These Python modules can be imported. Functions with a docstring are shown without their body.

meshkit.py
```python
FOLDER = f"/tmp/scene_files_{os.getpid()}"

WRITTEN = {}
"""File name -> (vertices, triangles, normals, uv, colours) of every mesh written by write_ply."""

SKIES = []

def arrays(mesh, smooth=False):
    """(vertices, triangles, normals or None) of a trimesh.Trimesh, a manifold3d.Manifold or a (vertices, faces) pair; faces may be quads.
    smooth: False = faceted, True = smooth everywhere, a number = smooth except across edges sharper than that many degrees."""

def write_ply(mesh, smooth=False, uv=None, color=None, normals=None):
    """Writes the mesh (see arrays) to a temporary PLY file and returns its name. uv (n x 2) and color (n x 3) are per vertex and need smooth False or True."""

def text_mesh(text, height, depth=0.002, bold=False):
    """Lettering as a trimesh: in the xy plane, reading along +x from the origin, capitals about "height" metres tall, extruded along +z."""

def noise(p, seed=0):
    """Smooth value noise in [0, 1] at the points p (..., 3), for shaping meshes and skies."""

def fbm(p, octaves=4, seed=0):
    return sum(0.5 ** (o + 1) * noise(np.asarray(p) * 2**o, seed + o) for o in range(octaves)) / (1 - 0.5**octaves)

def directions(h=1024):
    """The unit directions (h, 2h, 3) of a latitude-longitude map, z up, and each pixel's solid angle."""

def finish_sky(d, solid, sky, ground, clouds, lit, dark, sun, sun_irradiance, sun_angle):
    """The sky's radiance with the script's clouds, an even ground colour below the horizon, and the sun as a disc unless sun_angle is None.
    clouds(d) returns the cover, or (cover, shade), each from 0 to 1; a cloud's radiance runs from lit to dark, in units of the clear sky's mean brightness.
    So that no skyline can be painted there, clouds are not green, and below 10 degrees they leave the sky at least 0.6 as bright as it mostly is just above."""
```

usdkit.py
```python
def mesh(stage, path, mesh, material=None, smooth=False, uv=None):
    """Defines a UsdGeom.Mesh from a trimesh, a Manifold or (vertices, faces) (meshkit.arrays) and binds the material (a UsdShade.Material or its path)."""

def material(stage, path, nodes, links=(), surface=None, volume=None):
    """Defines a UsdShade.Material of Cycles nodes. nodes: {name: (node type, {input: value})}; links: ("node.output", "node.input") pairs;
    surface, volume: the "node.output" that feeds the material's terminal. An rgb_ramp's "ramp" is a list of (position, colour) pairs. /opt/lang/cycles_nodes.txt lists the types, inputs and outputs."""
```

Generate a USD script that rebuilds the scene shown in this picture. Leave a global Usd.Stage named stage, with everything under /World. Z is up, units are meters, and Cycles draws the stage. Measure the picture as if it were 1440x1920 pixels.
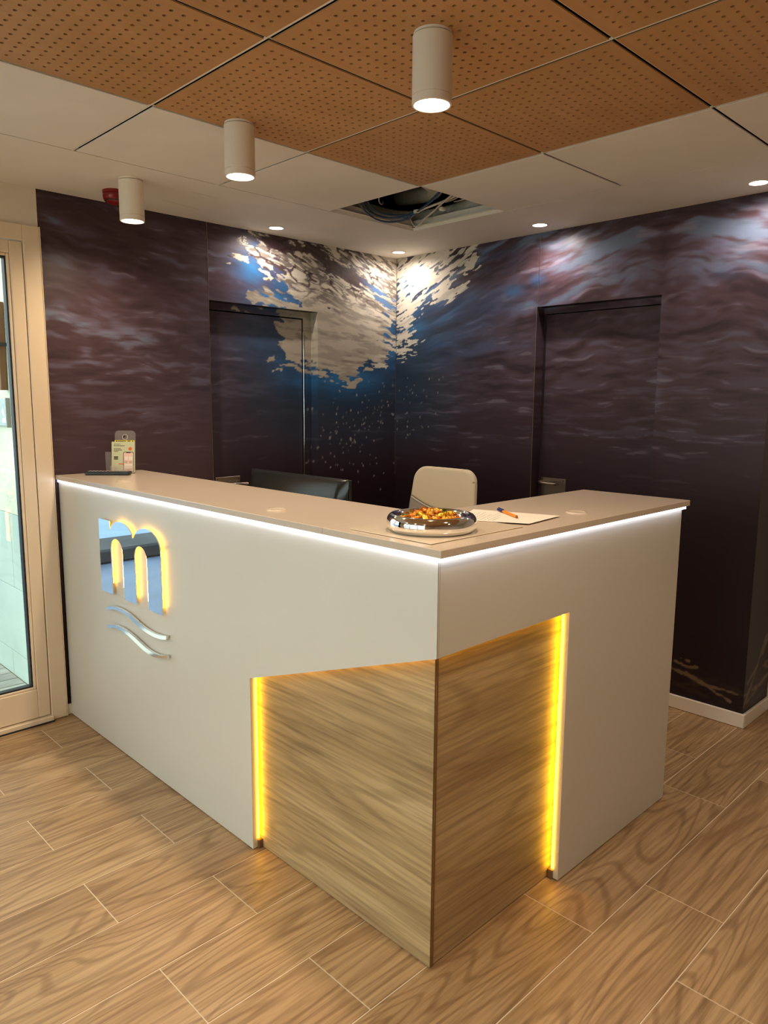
import math, random
import numpy as np, trimesh, shapely
from shapely.geometry import Polygon, LineString, box as sbox
import usdkit, meshkit
from pxr import Usd, UsdGeom, UsdLux, Gf, Sdf, Vt, UsdShade

rng = np.random.default_rng(11)
random.seed(11)
stage = Usd.Stage.CreateInMemory()
UsdGeom.SetStageUpAxis(stage, UsdGeom.Tokens.z)
UsdGeom.SetStageMetersPerUnit(stage, 1.0)
WORLD = UsdGeom.Xform.Define(stage, '/World')

# ------------------------------------------------------------------ camera, sky, exposure
FOC = 24.0
cam = UsdGeom.Camera.Define(stage, '/World/camera')
cam.CreateFocalLengthAttr(FOC)
cam.CreateHorizontalApertureAttr(FOC * 1440 / 1394.9)
cam.CreateFStopAttr(0.0)
cam.CreateClippingRangeAttr(Gf.Vec2f(0.05, 1000))
cam.CreateExposureAttr(0.46)
CAM = np.array([-1.2846, -1.1289, 1.4732])
_yaw, _pit, _rol = 0.79577, -0.14829, 0.00734
_f = np.array([math.cos(_pit) * math.cos(_yaw), math.cos(_pit) * math.sin(_yaw), math.sin(_pit)])
_r = np.cross(_f, [0, 0, 1]); _r /= np.linalg.norm(_r); _u = np.cross(_r, _f)
_r2 = math.cos(_rol) * _r + math.sin(_rol) * _u
_u2 = -math.sin(_rol) * _r + math.cos(_rol) * _u
cam.AddTransformOp().Set(Gf.Matrix4d(*_r2, 0, *_u2, 0, *(-_f), 0, *CAM, 1))

sky = UsdLux.DomeLight.Define(stage, '/World/sky')
sky.CreateIntensityAttr(0.78)
sky.CreateColorAttr(Gf.Vec3f(0.95, 0.99, 1.0))

PEND_I, PEND_C = 520.0, (1.0, 0.78, 0.54)
DOWN_I, DOWN_C = 1150.0, (1.0, 0.87, 0.76)
LED_W, LED_Y = 4.2, 14.0

# ------------------------------------------------------------------ key dimensions (metres)
H = 2.3536                     # ceiling
XM, YM = 2.1589, 2.2881        # right and left mural walls
YC = 0.030                     # outer corner where the right wall turns away
XR = 2.470                     # wall beyond that corner
XL, YF = -2.75, -3.3           # room ends behind the camera
TX, TY = -0.1012, 0.4988       # ceiling lattice
X2, X3, Y1, Y2 = TX + 1.2, 1.6696, TY + 0.6, 1.6845
ZP, ZT, TH = 1.0905, 1.1124, 0.020   # desk panel top, slab underside, slab thickness
ZC = ZT + TH
ZP = 1.1010
LX, LY = 1.3037, 2.2800        # desk arms

# ------------------------------------------------------------------ helpers
used = {}
def numbered(path):
    if path not in used:
        used[path] = 0
        return path
    used[path] += 1
    return f'{path}_{used[path]:03d}'
def prim_path(name, parent):
    base = str(parent.GetPath()) if parent is not None else '/World'
    return numbered(base + '/' + name)
def tag(p, label=None, cat=None, group=None, kind=None):
    for k, v in (('label', label), ('category', cat), ('group', group), ('kind', kind)):
        if v: p.SetCustomDataByKey(k, v)
    return p
def obj(name, mesh, mat, parent=None, label=None, smooth=False):
    m = usdkit.mesh(stage, prim_path(name, parent), mesh, MAT[mat] if isinstance(mat, str) else mat, smooth=smooth)
    p = m.GetPrim()
    if label: p.SetCustomDataByKey('label', label)
    return p
def thing(name, label=None, cat=None, group=None, kind=None):
    p = UsdGeom.Xform.Define(stage, prim_path(name, None)).GetPrim()
    return tag(p, label, cat, group, kind)
def cat_(*ms):
    return trimesh.util.concatenate([m for m in ms])
def bx(x0, y0, z0, x1, y1, z1, ch=0.0):
    a, b = np.array([x0, y0, z0], float), np.array([x1, y1, z1], float)
    lo, hi = np.minimum(a, b), np.maximum(a, b)
    c, h = (lo + hi) / 2, (hi - lo) / 2
    if ch <= 0:
        m = trimesh.creation.box(2 * h); m.apply_translation(c); return m
    ch = min(ch, *(h * 0.98)); pts = []
    for s in np.ndindex(2, 2, 2):
        s = np.array(s) * 2 - 1
        for k in range(3):
            q = (h - ch); q[k] = h[k]; pts.append(c + s * q)
    return trimesh.convex.convex_hull(np.array(pts))
def lathe(profile, sides=48, loc=(0, 0, 0)):
    m = trimesh.creation.revolve(np.array(profile, float), sections=sides)
    m.apply_translation(loc); return m
def spline(pts, n=40):
    from scipy.interpolate import CubicSpline
    p = np.array(pts, float); t = np.r_[0, np.cumsum(np.linalg.norm(np.diff(p, axis=0), axis=1))]
    return CubicSpline(t, p)(np.linspace(0, t[-1], n))
def tube(pts, r, sides=8):
    p = np.array(pts, float); n = len(p)
    t = np.gradient(p, axis=0); t /= np.linalg.norm(t, axis=1, keepdims=True)
    a = np.cross(t, np.where(np.abs(t[:, 2:]) < .9, [0, 0, 1.], [1., 0, 0])); a /= np.linalg.norm(a, axis=1, keepdims=True)
    b = np.cross(t, a); an = np.arange(sides) * 2 * math.pi / sides
    r = np.broadcast_to(r, (n,))[:, None, None]
    v = (p[:, None] + r * (np.cos(an)[None, :, None] * a[:, None] + np.sin(an)[None, :, None] * b[:, None])).reshape(-1, 3)
    f = []
    for i in range(n - 1):
        for j in range(sides):
            k = (j + 1) % sides
            f += [[i * sides + j, (i + 1) * sides + j, (i + 1) * sides + k], [i * sides + j, (i + 1) * sides + k, i * sides + k]]
    v = np.vstack([v, p[0], p[-1]])
    for j in range(sides):
        k = (j + 1) % sides
        f += [[n * sides, j, k], [n * sides + 1, (n - 1) * sides + k, (n - 1) * sides + j]]
    m = trimesh.Trimesh(v, f, process=False); m.fix_normals(); return m
def prism(poly, d, frame):
    """shapely polygon extruded by d along the frame's third axis; frame = (origin, u, v, w)."""
    m = trimesh.creation.extrude_polygon(poly, d, engine='earcut')
    o, u, v, w = (np.array(x, float) for x in frame)
    M = np.eye(4); M[:3, 0], M[:3, 1], M[:3, 2], M[:3, 3] = u, v, w, o
    m.apply_transform(M)
    if np.dot(np.cross(u, v), w) < 0: m.invert()
    return m
def sm(a, b, x):
    t = np.clip((x - a) / (b - a), 0, 1); return t * t * (3 - 2 * t)

# ------------------------------------------------------------------ materials
MAT = {}
def mat(name, color, rough=.5, metal=0., spec=.5, extra=None, coat=0., nodes=None, links=()):
    n = {'p': ('principled_bsdf', {'base_color': color, 'roughness': rough, 'metallic': metal, 'specular_ior_level': spec, 'coat_weight': coat, **(extra or {})})}
    if nodes: n.update(nodes)
    MAT[name] = usdkit.material(stage, '/World/Looks/' + name, n, links, surface='p.BSDF')
def emit(name, color, strength):
    MAT[name] = usdkit.material(stage, '/World/Looks/' + name, {'e': ('emission', {'color': color, 'strength': strength})}, surface='e.emission')
def rough_paint(name, color, rough=.6, bump=.0006, scale=60., vary=.04, spec=.4):
    """paint or plaster with faint mottling and relief"""
    c0 = tuple(c * (1 - vary) for c in color); c1 = tuple(min(1, c * (1 + vary)) for c in color)
    n = {'g': ('geometry', {}), 'n': ('noise_texture', {'scale': scale, 'detail': 4.}), 'n2': ('noise_texture', {'scale': 2.3, 'detail': 3.}),
         'r': ('rgb_ramp', {'ramp': [(.35, c0), (.65, c1)]}),
         'b': ('bump', {'distance': bump, 'strength': .8}), 'p': ('principled_bsdf', {'roughness': rough, 'specular_ior_level': spec})}
    MAT[name] = usdkit.material(stage, '/World/Looks/' + name, n, [('g.position', 'n.vector'), ('g.position', 'n2.vector'), ('n2.fac', 'r.fac'), ('r.color', 'p.base_color'), ('n.fac', 'b.height'), ('b.normal', 'p.normal')], surface='p.BSDF')
def wood(name, stops, grain, ring, ringfreq, fine, rough=.45, bump=.0004, spec=.4, fineamt=.35, ringamt=.6, offset=True):
    """wood print: rings (slow noise run through a sine), fine fibres, per-piece offset and tone. ring, fine: coordinate scales along x, y, z."""
    n = {'g': ('geometry', {}), 'o': ('object_info', {}), 'om': ('math', {'math_type': 'multiply', 'value2': 53.7 if offset else 0.}),
         'cx': ('combine_xyz', {}), 'ad': ('vector_math', {'math_type': 'add'}),
         'm1': ('mapping', {'scale': ring}), 'n1': ('noise_texture', {'scale': 1., 'detail': 1.6, 'roughness': .45, 'distortion': .35}),
         'k': ('math', {'math_type': 'multiply', 'value2': ringfreq}), 's': ('math', {'math_type': 'sine'}),
         'rl': ('map_range', {'from_min': .35, 'from_max': 1., 'to_min': 0., 'to_max': ringamt, 'clamp': True}),
         'm2': ('mapping', {'scale': fine}), 'n2': ('noise_texture', {'scale': 1., 'detail': 3.5, 'roughness': .6}),
         'fl': ('map_range', {'from_min': .42, 'from_max': .72, 'to_min': 0., 'to_max': fineamt, 'clamp': True}),
         'm3': ('mapping', {'scale': grain}), 'n3': ('noise_texture', {'scale': 1., 'detail': 3., 'roughness': .55}),
         'tr': ('math', {'math_type': 'multiply_add', 'value2': .16, 'value3': -.08}), 'ta': ('math', {'math_type': 'add'}),
         'ramp': ('rgb_ramp', {'ramp': stops[:3]}),
         'mx1': ('mix_color', {'blend_type': 'mix', 'b': stops[3]}), 'mx2': ('mix_color', {'blend_type': 'mix', 'b': stops[3]}),
         'sum': ('math', {'math_type': 'add'}), 'b': ('bump', {'distance': bump, 'strength': .5, 'invert': True}),
         'p': ('principled_bsdf', {'roughness': rough, 'specular_ior_level': spec})}
    L = [('o.random', 'om.value1'), ('om.value', 'cx.x'), ('om.value', 'cx.y'), ('om.value', 'cx.z'), ('g.position', 'ad.vector1'), ('cx.vector', 'ad.vector2'),
         ('ad.vector', 'm1.vector'), ('m1.vector', 'n1.vector'), ('n1.fac', 'k.value1'), ('k.value', 's.value1'), ('s.value', 'rl.value'),
         ('ad.vector', 'm2.vector'), ('m2.vector', 'n2.vector'), ('n2.fac', 'fl.value'),
         ('ad.vector', 'm3.vector'), ('m3.vector', 'n3.vector'), ('o.random', 'tr.value1'), ('n3.fac', 'ta.value1'), ('tr.value', 'ta.value2'), ('ta.value', 'ramp.fac'),
         ('ramp.color', 'mx1.a'), ('rl.result', 'mx1.fac'), ('mx1.result', 'mx2.a'), ('fl.result', 'mx2.fac'), ('mx2.result', 'p.base_color'),
         ('rl.result', 'sum.value1'), ('fl.result', 'sum.value2'), ('sum.value', 'b.height'), ('b.normal', 'p.normal')]
    MAT[name] = usdkit.material(stage, '/World/Looks/' + name, n, L, surface='p.BSDF')

def lin(r, g, b):
    return tuple(((c / 255 + .055) / 1.055) ** 2.4 if c > 10 else c / 255 / 12.92 for c in (r, g, b))

wood('oak_plank', [(.25, lin(172, 139, 101)), (.5, lin(187, 154, 114)), (.75, lin(199, 168, 128)), lin(110, 78, 50)],
     grain=(1.2, 7., 1.), ring=(.62, 4.2, 1.), ringfreq=150., fine=(4., 85., 1.), rough=.42, fineamt=.62, ringamt=.42)
wood('desk_oak', [(.25, lin(160, 132, 92)), (.5, lin(184, 156, 112)), (.75, lin(202, 176, 132)), lin(84, 60, 38)],
     grain=(.9, .9, 8.), ring=(.6, .6, 6.), ringfreq=60., fine=(3., 3., 95.), rough=.5, fineamt=.5, ringamt=.22)
wood('ceiling_wood', [(.2, lin(182, 136, 86)), (.5, lin(194, 146, 94)), (.8, lin(202, 154, 102)), lin(160, 112, 68)],
     grain=(2., 6., 1.), ring=(1., 3., 1.), ringfreq=9., fine=(4., 60., 1.), rough=.55, fineamt=.18, ringamt=.16, bump=.0001)
wood('batten_wood', [(.2, lin(96, 62, 36)), (.5, lin(120, 80, 48)), (.8, lin(136, 94, 60)), lin(70, 44, 26)],
     grain=(9., 9., 1.), ring=(4., 4., 1.), ringfreq=9., fine=(80., 80., 4.), rough=.6)
wood('deck_board', [(.2, lin(150, 148, 140)), (.5, lin(172, 170, 162)), (.8, lin(190, 188, 180)), lin(120, 118, 112)],
     grain=(2., 12., 1.), ring=(1., 5., 1.), ringfreq=16., fine=(6., 120., 1.), rough=.7)
mat('edge_oak', lin(120, 88, 54), .5)
rough_paint('ceiling_white', lin(238, 230, 218), .7, .0003, 90.)
rough_paint('plaster', lin(228, 216, 198), .75, .0012, 70.)
rough_paint('room_wall', lin(214, 200, 182), .75, .0008, 60.)
rough_paint('panel_white', lin(212, 207, 196), .38, .00005, 20., .01, .5)
rough_paint('slab_white', lin(206, 190, 172), .22, .00003, 14., .015, .5)
rough_paint('stucco', lin(226, 226, 206), .9, .012, 26., .10)
rough_paint('outdoor_tile', lin(186, 204, 194), .5, .0012, 12., .09)
rough_paint('paving', lin(92, 110, 136), .6, .002, 6., .12)
rough_paint('bounce_paving', lin(220, 216, 206), .7, .002, 3., .06)  # pale ground out of view, bounces daylight up to the ceiling
rough_paint('far_paving', lin(92, 126, 172), .5, .002, 3., .1)  # blue put into the colour for the reflection in the mirror letter
rough_paint('kerb_stone', lin(52, 54, 58), .8, .006, 12., .3)
mat('grout', lin(226, 208, 182), .8)
mat('t_bar', lin(236, 228, 214), .45)
mat('void_black', (.012, .011, .010), .9)
mat('plinth', (.02, .018, .016), .8)
mat('frame_lacquer', lin(232, 212, 184), .22, spec=.6)
mat('baseboard_white', lin(236, 228, 216), .35)
mat('rubber_black', (.012, .013, .015), .5)
mat('lamp_white', lin(236, 224, 208), .45)
mat('chrome', (.86, .87, .88), .06, 1.)
mat('mirror_metal', (.80, .86, .93), .015, 1.)
mat('bright_steel', (.82, .84, .86), .10, 1.)
mat('satin_steel', (.42, .36, .29), .32, 1.)
mat('monitor_black', (.012, .014, .015), .22, spec=.6)
mat('screen_black', (.006, .006, .008), .1)
mat('chair_fabric', lin(222, 208, 182), .85, spec=.2)
mat('chair_mesh', lin(164, 156, 148), .85, spec=.2)
mat('chair_frame', lin(210, 205, 196), .4)
mat('dark_plastic', (.018, .022, .03), .35)
mat('button_grey', lin(150, 146, 140), .5)
mat('button_red', lin(170, 70, 60), .5)
mat('paper', lin(236, 224, 212), .8, spec=.2)
mat('ink', lin(150, 138, 130), .8)
mat('ink_dark', lin(44, 40, 40), .8)
mat('pad_white', lin(222, 206, 184), .16)
mat('pen_orange', lin(240, 140, 30), .35)
mat('pen_blue', lin(24, 36, 110), .3)
mat('pen_tip', lin(120, 80, 30), .3, .6)
mat('leaflet_green', lin(198, 200, 164), .55)
mat('leaflet_yellow', lin(240, 220, 40), .5)
mat('leaflet_pink', lin(232, 196, 178), .5)
mat('leaflet_red', lin(222, 96, 52), .5)
mat('alarm_red', lin(128, 22, 26), .3)
mat('cable_blue', lin(60, 82, 112), .45)
mat('cable_white', lin(214, 202, 188), .5)
mat('duct_grey', lin(226, 218, 202), .7)
mat('label_white', lin(226, 220, 208), .5)
mat('plaque_grey', lin(176, 190, 188), .4)
mat('sign_white', lin(244, 248, 246), .5)
mat('cord_yellow', lin(220, 200, 130), .6)
for nm, col in (('gold', (232, 164, 34)), ('orange', (226, 136, 34)), ('yellow', (236, 206, 60)), ('red', (214, 54, 28)), ('green', (126, 140, 62)), ('silver', (200, 196, 184))):
    MAT['foil_' + nm] = usdkit.material(stage, '/World/Looks/foil_' + nm, {
        'g': ('geometry', {}), 'n': ('noise_texture', {'scale': 240., 'detail': 3.}), 'b': ('bump', {'distance': .003, 'strength': .9}),
        'p': ('principled_bsdf', {'base_color': lin(*col), 'metallic': .35, 'roughness': .22, 'coat_weight': .6})},
        [('g.position', 'n.vector'), ('n.fac', 'b.height'), ('b.normal', 'p.normal')], surface='p.BSDF')
emit('led_white', (.84, .86, 1.0), LED_W)
emit('led_yellow', (1.0, .52, .015), LED_Y)
emit('led_logo', (1.0, .50, .07), 11.)
emit('lens_warm', (1.0, .90, .74), 7.)
emit('lens_cool', (1.0, .94, .86), 7.)
MAT['pane'] = usdkit.material(stage, '/World/Looks/pane', {
    'f': ('fresnel', {'IOR': 1.5}), 't': ('transparent_bsdf', {'color': (.90, .97, .95)}), 'g': ('glossy_bsdf', {'roughness': .0, 'color': (1, 1, 1)}), 'm': ('mix_closure', {})},
    [('f.fac', 'm.fac'), ('t.BSDF', 'm.closure1'), ('g.BSDF', 'm.closure2')], surface='m.closure')
MAT['acrylic'] = usdkit.material(stage, '/World/Looks/acrylic', {
    't': ('transparent_bsdf', {'color': (.97, .96, .96)}), 'g': ('diffuse_bsdf', {'color': (.85, .84, .83)}), 'm': ('mix_closure', {'fac': .09})},
    [('t.BSDF', 'm.closure1'), ('g.BSDF', 'm.closure2')], surface='m.closure')
MAT['mural'] = usdkit.material(stage, '/World/Looks/mural', {
    'a': ('attribute', {'attribute': 'mural'}), 'p': ('principled_bsdf', {'roughness': .40, 'specular_ior_level': .32})},
    [('a.color', 'p.base_color')], surface='p.BSDF')

# ------------------------------------------------------------------ lamps (own light in the builder)
def spot(path, loc, aim, intensity, color, angle, soft, radius):
    s = UsdLux.SphereLight.Define(stage, path)
    s.CreateRadiusAttr(radius); s.CreateIntensityAttr(intensity); s.CreateColorAttr(Gf.Vec3f(*color)); s.CreateNormalizeAttr(False)
    sh = UsdLux.ShapingAPI.Apply(s.GetPrim()); sh.CreateShapingConeAngleAttr(angle); sh.CreateShapingConeSoftnessAttr(soft)
    w = -np.array(aim, float); w /= np.linalg.norm(w)
    u = np.cross([0, 1., 0], w); u /= np.linalg.norm(u); v = np.cross(w, u)
    s.AddTransformOp().Set(Gf.Matrix4d(*u, 0, *v, 0, *w, 0, *loc, 1))
def pendant(x, y, label):
    t = thing('pendant_lamp', label, 'ceiling lamp', 'white cylinder lamps in a row')
    zb = 2.190; r = .049
    obj('mount_ring', lathe([(0, H), (.047, H), (.047, H - .006), (0, H - .006)], 48, (x, y, 0)), 'lamp_white', t, smooth=35)
    obj('body', lathe([(0, H - .008), (r - .001, H - .008), (r, H - .009), (r, zb + .0215), (r - .001, zb + .0205), (0, zb + .0205)], 64, (x, y, 0)), 'lamp_white', t, smooth=35)
    obj('rim', lathe([(.030, zb + .0205), (r - .0022, zb + .0205), (r - .0022, zb + .0192), (r, zb + .0185), (r, zb + .001), (r - .001, zb), (.0445, zb), (.0415, zb + .006), (.0415, zb + .012), (.030, zb + .012), (.030, zb + .0205)], 64, (x, y, 0)), 'lamp_white', t, smooth=35)
    obj('lens', lathe([(0, zb + .0065), (.041, zb + .0065), (.041, zb + .009), (0, zb + .009)], 48, (x, y, 0)), 'lens_warm', t, label='glowing round lens')
    spot(str(t.GetPath()) + '/lamp_light', (x, y, zb - .012), (0, 0, -1), PEND_I, PEND_C, 84, 1., .030)
def downlight(x, y, label, k=1.):
    t = thing('downlight', label, 'ceiling light', 'recessed downlights by the mural walls')
    obj('trim_ring', lathe([(.036, H - .0005), (.036, H - .003), (.044, H - .003), (.046, H - .0005), (.036, H - .0005)], 48, (x, y, 0)), 'lamp_white', t, smooth=35)
    obj('lens', lathe([(0, H - .001), (.0365, H - .001), (.0365, H - .0022), (0, H - .0022)], 48, (x, y, 0)), 'lens_cool', t, label='glowing round lens')
    spot(str(t.GetPath()) + '/lamp_light', (x, y, H - .012), (0, 0, -1), DOWN_I * k, DOWN_C, 86, 1., .014)
pendant(.16, .189, 'white cylinder lamp hanging nearest, under the perforated wooden tiles')
pendant(.164, 1.031, 'white cylinder lamp between the nearest lamp and the one by the red alarm')
pendant(.20, 1.868, 'white cylinder lamp beside the red fire alarm')
pendant(.16, -.65, 'unseen cylinder lamp just behind the camera in the same row, lighting the foreground floor')  # out of view, placed to light the foreground floor
pendant(.16, -1.49, 'unseen cylinder lamp furthest behind the camera in the row, lighting the foreground floor')  # out of view too, lights the floor and short front panel
pendant(-1.64, -.65, 'added fill lamp of a second row, out of view beside the camera')  # this whole second row is added as warm fill for the desk panels
pendant(-1.64, .189, 'added fill lamp of a second row, out of view in front of the window wall')
pendant(-1.64, 1.031, 'added fill lamp of a second row, out of view nearest the glass door')
downlight(1.121, 2.138, 'recessed downlight over the left mural beside the white clouds')
downlight(2.010, 2.125, 'recessed downlight in the corner where both murals meet')
downlight(2.003, 1.124, 'recessed downlight over the right mural near its doorway')
downlight(1.996, .079, 'recessed downlight nearest the right edge of the picture')

# ------------------------------------------------------------------ floor
floor = thing('floor', kind='structure')
obj('grout_bed', bx(XL - .1, YF - .1, -.06, 3.2, YM + .05, -.0012), 'grout', floor)
PW, PL, G = .2395, .940, .0029
for k in range(-15, 11):
    y0 = .046 + PW * (k - 1) ; y1 = y0 + PW
    y0c, y1c = y0 + G / 2, min(y1 - G / 2, YM - .001)
    if y0c > YM - .02 or y1c < YF: continue
    ph = -.168 if (k % 2 == 1) else -.475
    n0 = math.floor((XL - ph) / PL)
    for n in range(n0, n0 + 8):
        x0, x1 = ph + n * PL + G / 2, ph + (n + 1) * PL - G / 2
        if x0 > 3.15 or x1 < XL: continue
        if y0c > YC and x0 > XM + .1: continue
        b = bx(x0, y0c, -.012, x1, y1c, 0.0, .0012)
        obj('plank', b, 'oak_plank', floor)

# ------------------------------------------------------------------ ceiling
ceil = thing('ceiling', kind='structure')
def perforated(x0, y0, x1, y1, t=.004, n=17, r=.0054):
    P, mx, my = .0318, 0, 0
    ax = (x0 + x1) / 2 - P * n / 2; ay = (y0 + y1) / 2 - P * n / 2
    gx = np.r_[x0, ax + P * np.arange(n + 1), x1]; gy = np.r_[y0, ay + P * np.arange(n + 1), y1]
    V, F = [], []
    V += [(x, y, 0) for y in gy for x in gx]; W = len(gx)
    an = np.arange(8) * math.pi / 4 + math.pi / 8
    for j in range(n + 2):
        for i in range(n + 2):
            c = [j * W + i, j * W + i + 1, (j + 1) * W + i + 1, (j + 1) * W + i]
            if i in (0, n + 1) or j in (0, n + 1):
                F += [[c[0], c[2], c[1]], [c[0], c[3], c[2]]]; continue
            cx, cy = (gx[i] + gx[i + 1]) / 2, (gy[j] + gy[j + 1]) / 2
            b = len(V); V += [(cx + r * math.cos(a), cy + r * math.sin(a), 0) for a in an]
            V += [(cx + r * math.cos(a), cy + r * math.sin(a), t) for a in an]
            # hole vertices 0..7 start at 22.5 deg; corners c[2] at 45, c[3] at 135, c[0] at 225, c[1] at 315
            cor = [c[2], c[3], c[0], c[1]]
            for q in range(4):
                h0, h1, h2 = b + 2 * q, b + 2 * q + 1, b + (2 * q + 2) % 8
                F += [[cor[q], h0, h1][::1], [cor[q], h1, h2], [cor[q], h2, cor[(q + 1) % 4]]]
            for q in range(8):
                q1 = (q + 1) % 8
                F += [[b + q, b + q1, b + 8 + q1], [b + q, b + 8 + q1, b + 8 + q]]
    b = len(V); V += [(x0, y0, t), (x1, y0, t), (x1, y1, t), (x0, y1, t)]
    k = [0, W - 1, len(gx) * len(gy) - 1, (len(gy) - 1) * W]
    for q in range(4):
        q1 = (q + 1) % 4
        F += [[k[q], k[q1], b + q1], [k[q], b + q1, b + q]]
    v = np.array(V); v[:, 2] += H
    return v, np.array(F)
GX, GY = .0165, .0105           # seam widths across x and across y
xl = [TX + .6 * i for i in range(-5, 3)] + [X3]
yl = [TY + .6 * j for j in range(-7, 2)] + [Y2]
for i in range(len(xl) - 1):
    for j in range(len(yl) - 1):
        x0, x1, y0, y1 = xl[i], xl[i + 1], yl[j], yl[j + 1]
        a0, a1, b0, b1 = x0 + .0050, x1 - .0120, y0 + .0045, y1 - .0075
        if x1 >= X3 - 1e-6: a1 = x1 - .005
        if y1 >= Y2 - 1e-6: b1 = y1 - .005
        if i == len(xl) - 2 and j == len(yl) - 2: continue          # the missing tile
        if i == len(xl) - 2 or j == len(yl) - 2:
            obj('white_tile', bx(a0, b0, H, a1, b1, H + .005, .0008), 'ceiling_white', ceil)
        else:
            obj('perforated_tile', perforated(a0, b0, a1, b1), 'ceiling_wood', ceil)
for x in xl[:-1]:
    obj('grid_bar', bx(x - .0118, YF, H + .0005, x - .0050, yl[-1], H + .004), 't_bar', ceil)
for y in yl[:-1]:
    obj('grid_bar', bx(XL, y - .0074, H + .0005, xl[-1], y - .0058, H + .004), 't_bar', ceil)
# plaster border along both mural walls, with a faint cut access panel
bord = shapely.union_all([sbox(X3, YF, 3.2, YM + .01), sbox(XL, Y2, 3.2, YM + .01)])
cut = Polygon([(.47, 1.854), (.66, 1.862), (.65, 2.12), (.44, 2.07)])
slit = shapely.union_all([LineString([(.47, 1.854), (.60, 1.860)]).buffer(.0011), LineString([(.655, 2.10), (.44, 2.06)]).buffer(.0013)])
obj('plaster_border', prism(bord.difference(slit), .014, ((0, 0, H), (1, 0, 0), (0, 1, 0), (0, 0, 1))), 'ceiling_white', ceil)
# edge trim of the opening left by the missing tile
for b in (bx(X3 - .004, Y1, H, X3 + .0005, Y2, H + .05), bx(X2, Y2 - .004, H, X3, Y2 + .0005, H + .05),
          bx(X3 - .022, Y1, H + .016, X3 - .004, Y2, H + .018), bx(X2, Y2 - .022, H + .016, X3, Y2 - .004, H + .018)):
    obj('opening_trim', b, 't_bar', ceil)
for b in (bx(X2 - .014, Y1, H + .001, X2 - .010, Y2, H + .032), bx(X2, Y1 - .010, H + .001, X3, Y1 - .006, H + .032)):
    obj('opening_trim', b, 't_bar', ceil)
pl = cat_(bx(XL, YF, H + .46, 3.2, YM, H + .48), bx(XL - .02, YF, H + .014, XL, YM, H + .47), bx(XL, YF - .02, H + .014, 3.2, YF, H + .47),
          bx(3.2, YF, H + .014, 3.22, YM, H + .47), bx(XL, YM, H + .014, 3.2, YM + .02, H + .47))
obj('plenum', pl, 'void_black', ceil)  # closed box keeps sky light out; black stands for the unlit void

# ------------------------------------------------------------------ the mural print (albedo, with some shade put into its colours), painted as a function of wall position
def fb(u, v, seed, o=4):
    return meshkit.fbm(np.stack([u, v, np.full_like(u, seed * 3.17)], -1), o, seed)
def sdist(px, py, poly):
    poly = np.asarray(poly, float); a, b = poly, np.roll(poly, -1, 0)
    d2 = np.full(px.shape, 1e9); ins = np.zeros(px.shape, bool)
    for (x0, y0), (x1, y1) in zip(a, b):
        ex, ey = x1 - x0, y1 - y0
        t = np.clip(((px - x0) * ex + (py - y0) * ey) / (ex * ex + ey * ey + 1e-12), 0, 1)
        d2 = np.minimum(d2, (px - x0 - t * ex) ** 2 + (py - y0 - t * ey) ** 2)
        if y0 != y1:
            c = ((y0 > py) != (y1 > py)) & (px < (x1 - x0) * (py - y0) / (y1 - y0) + x0)
            ins ^= c
    return np.where(ins, 1, -1) * np.sqrt(d2)
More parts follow.
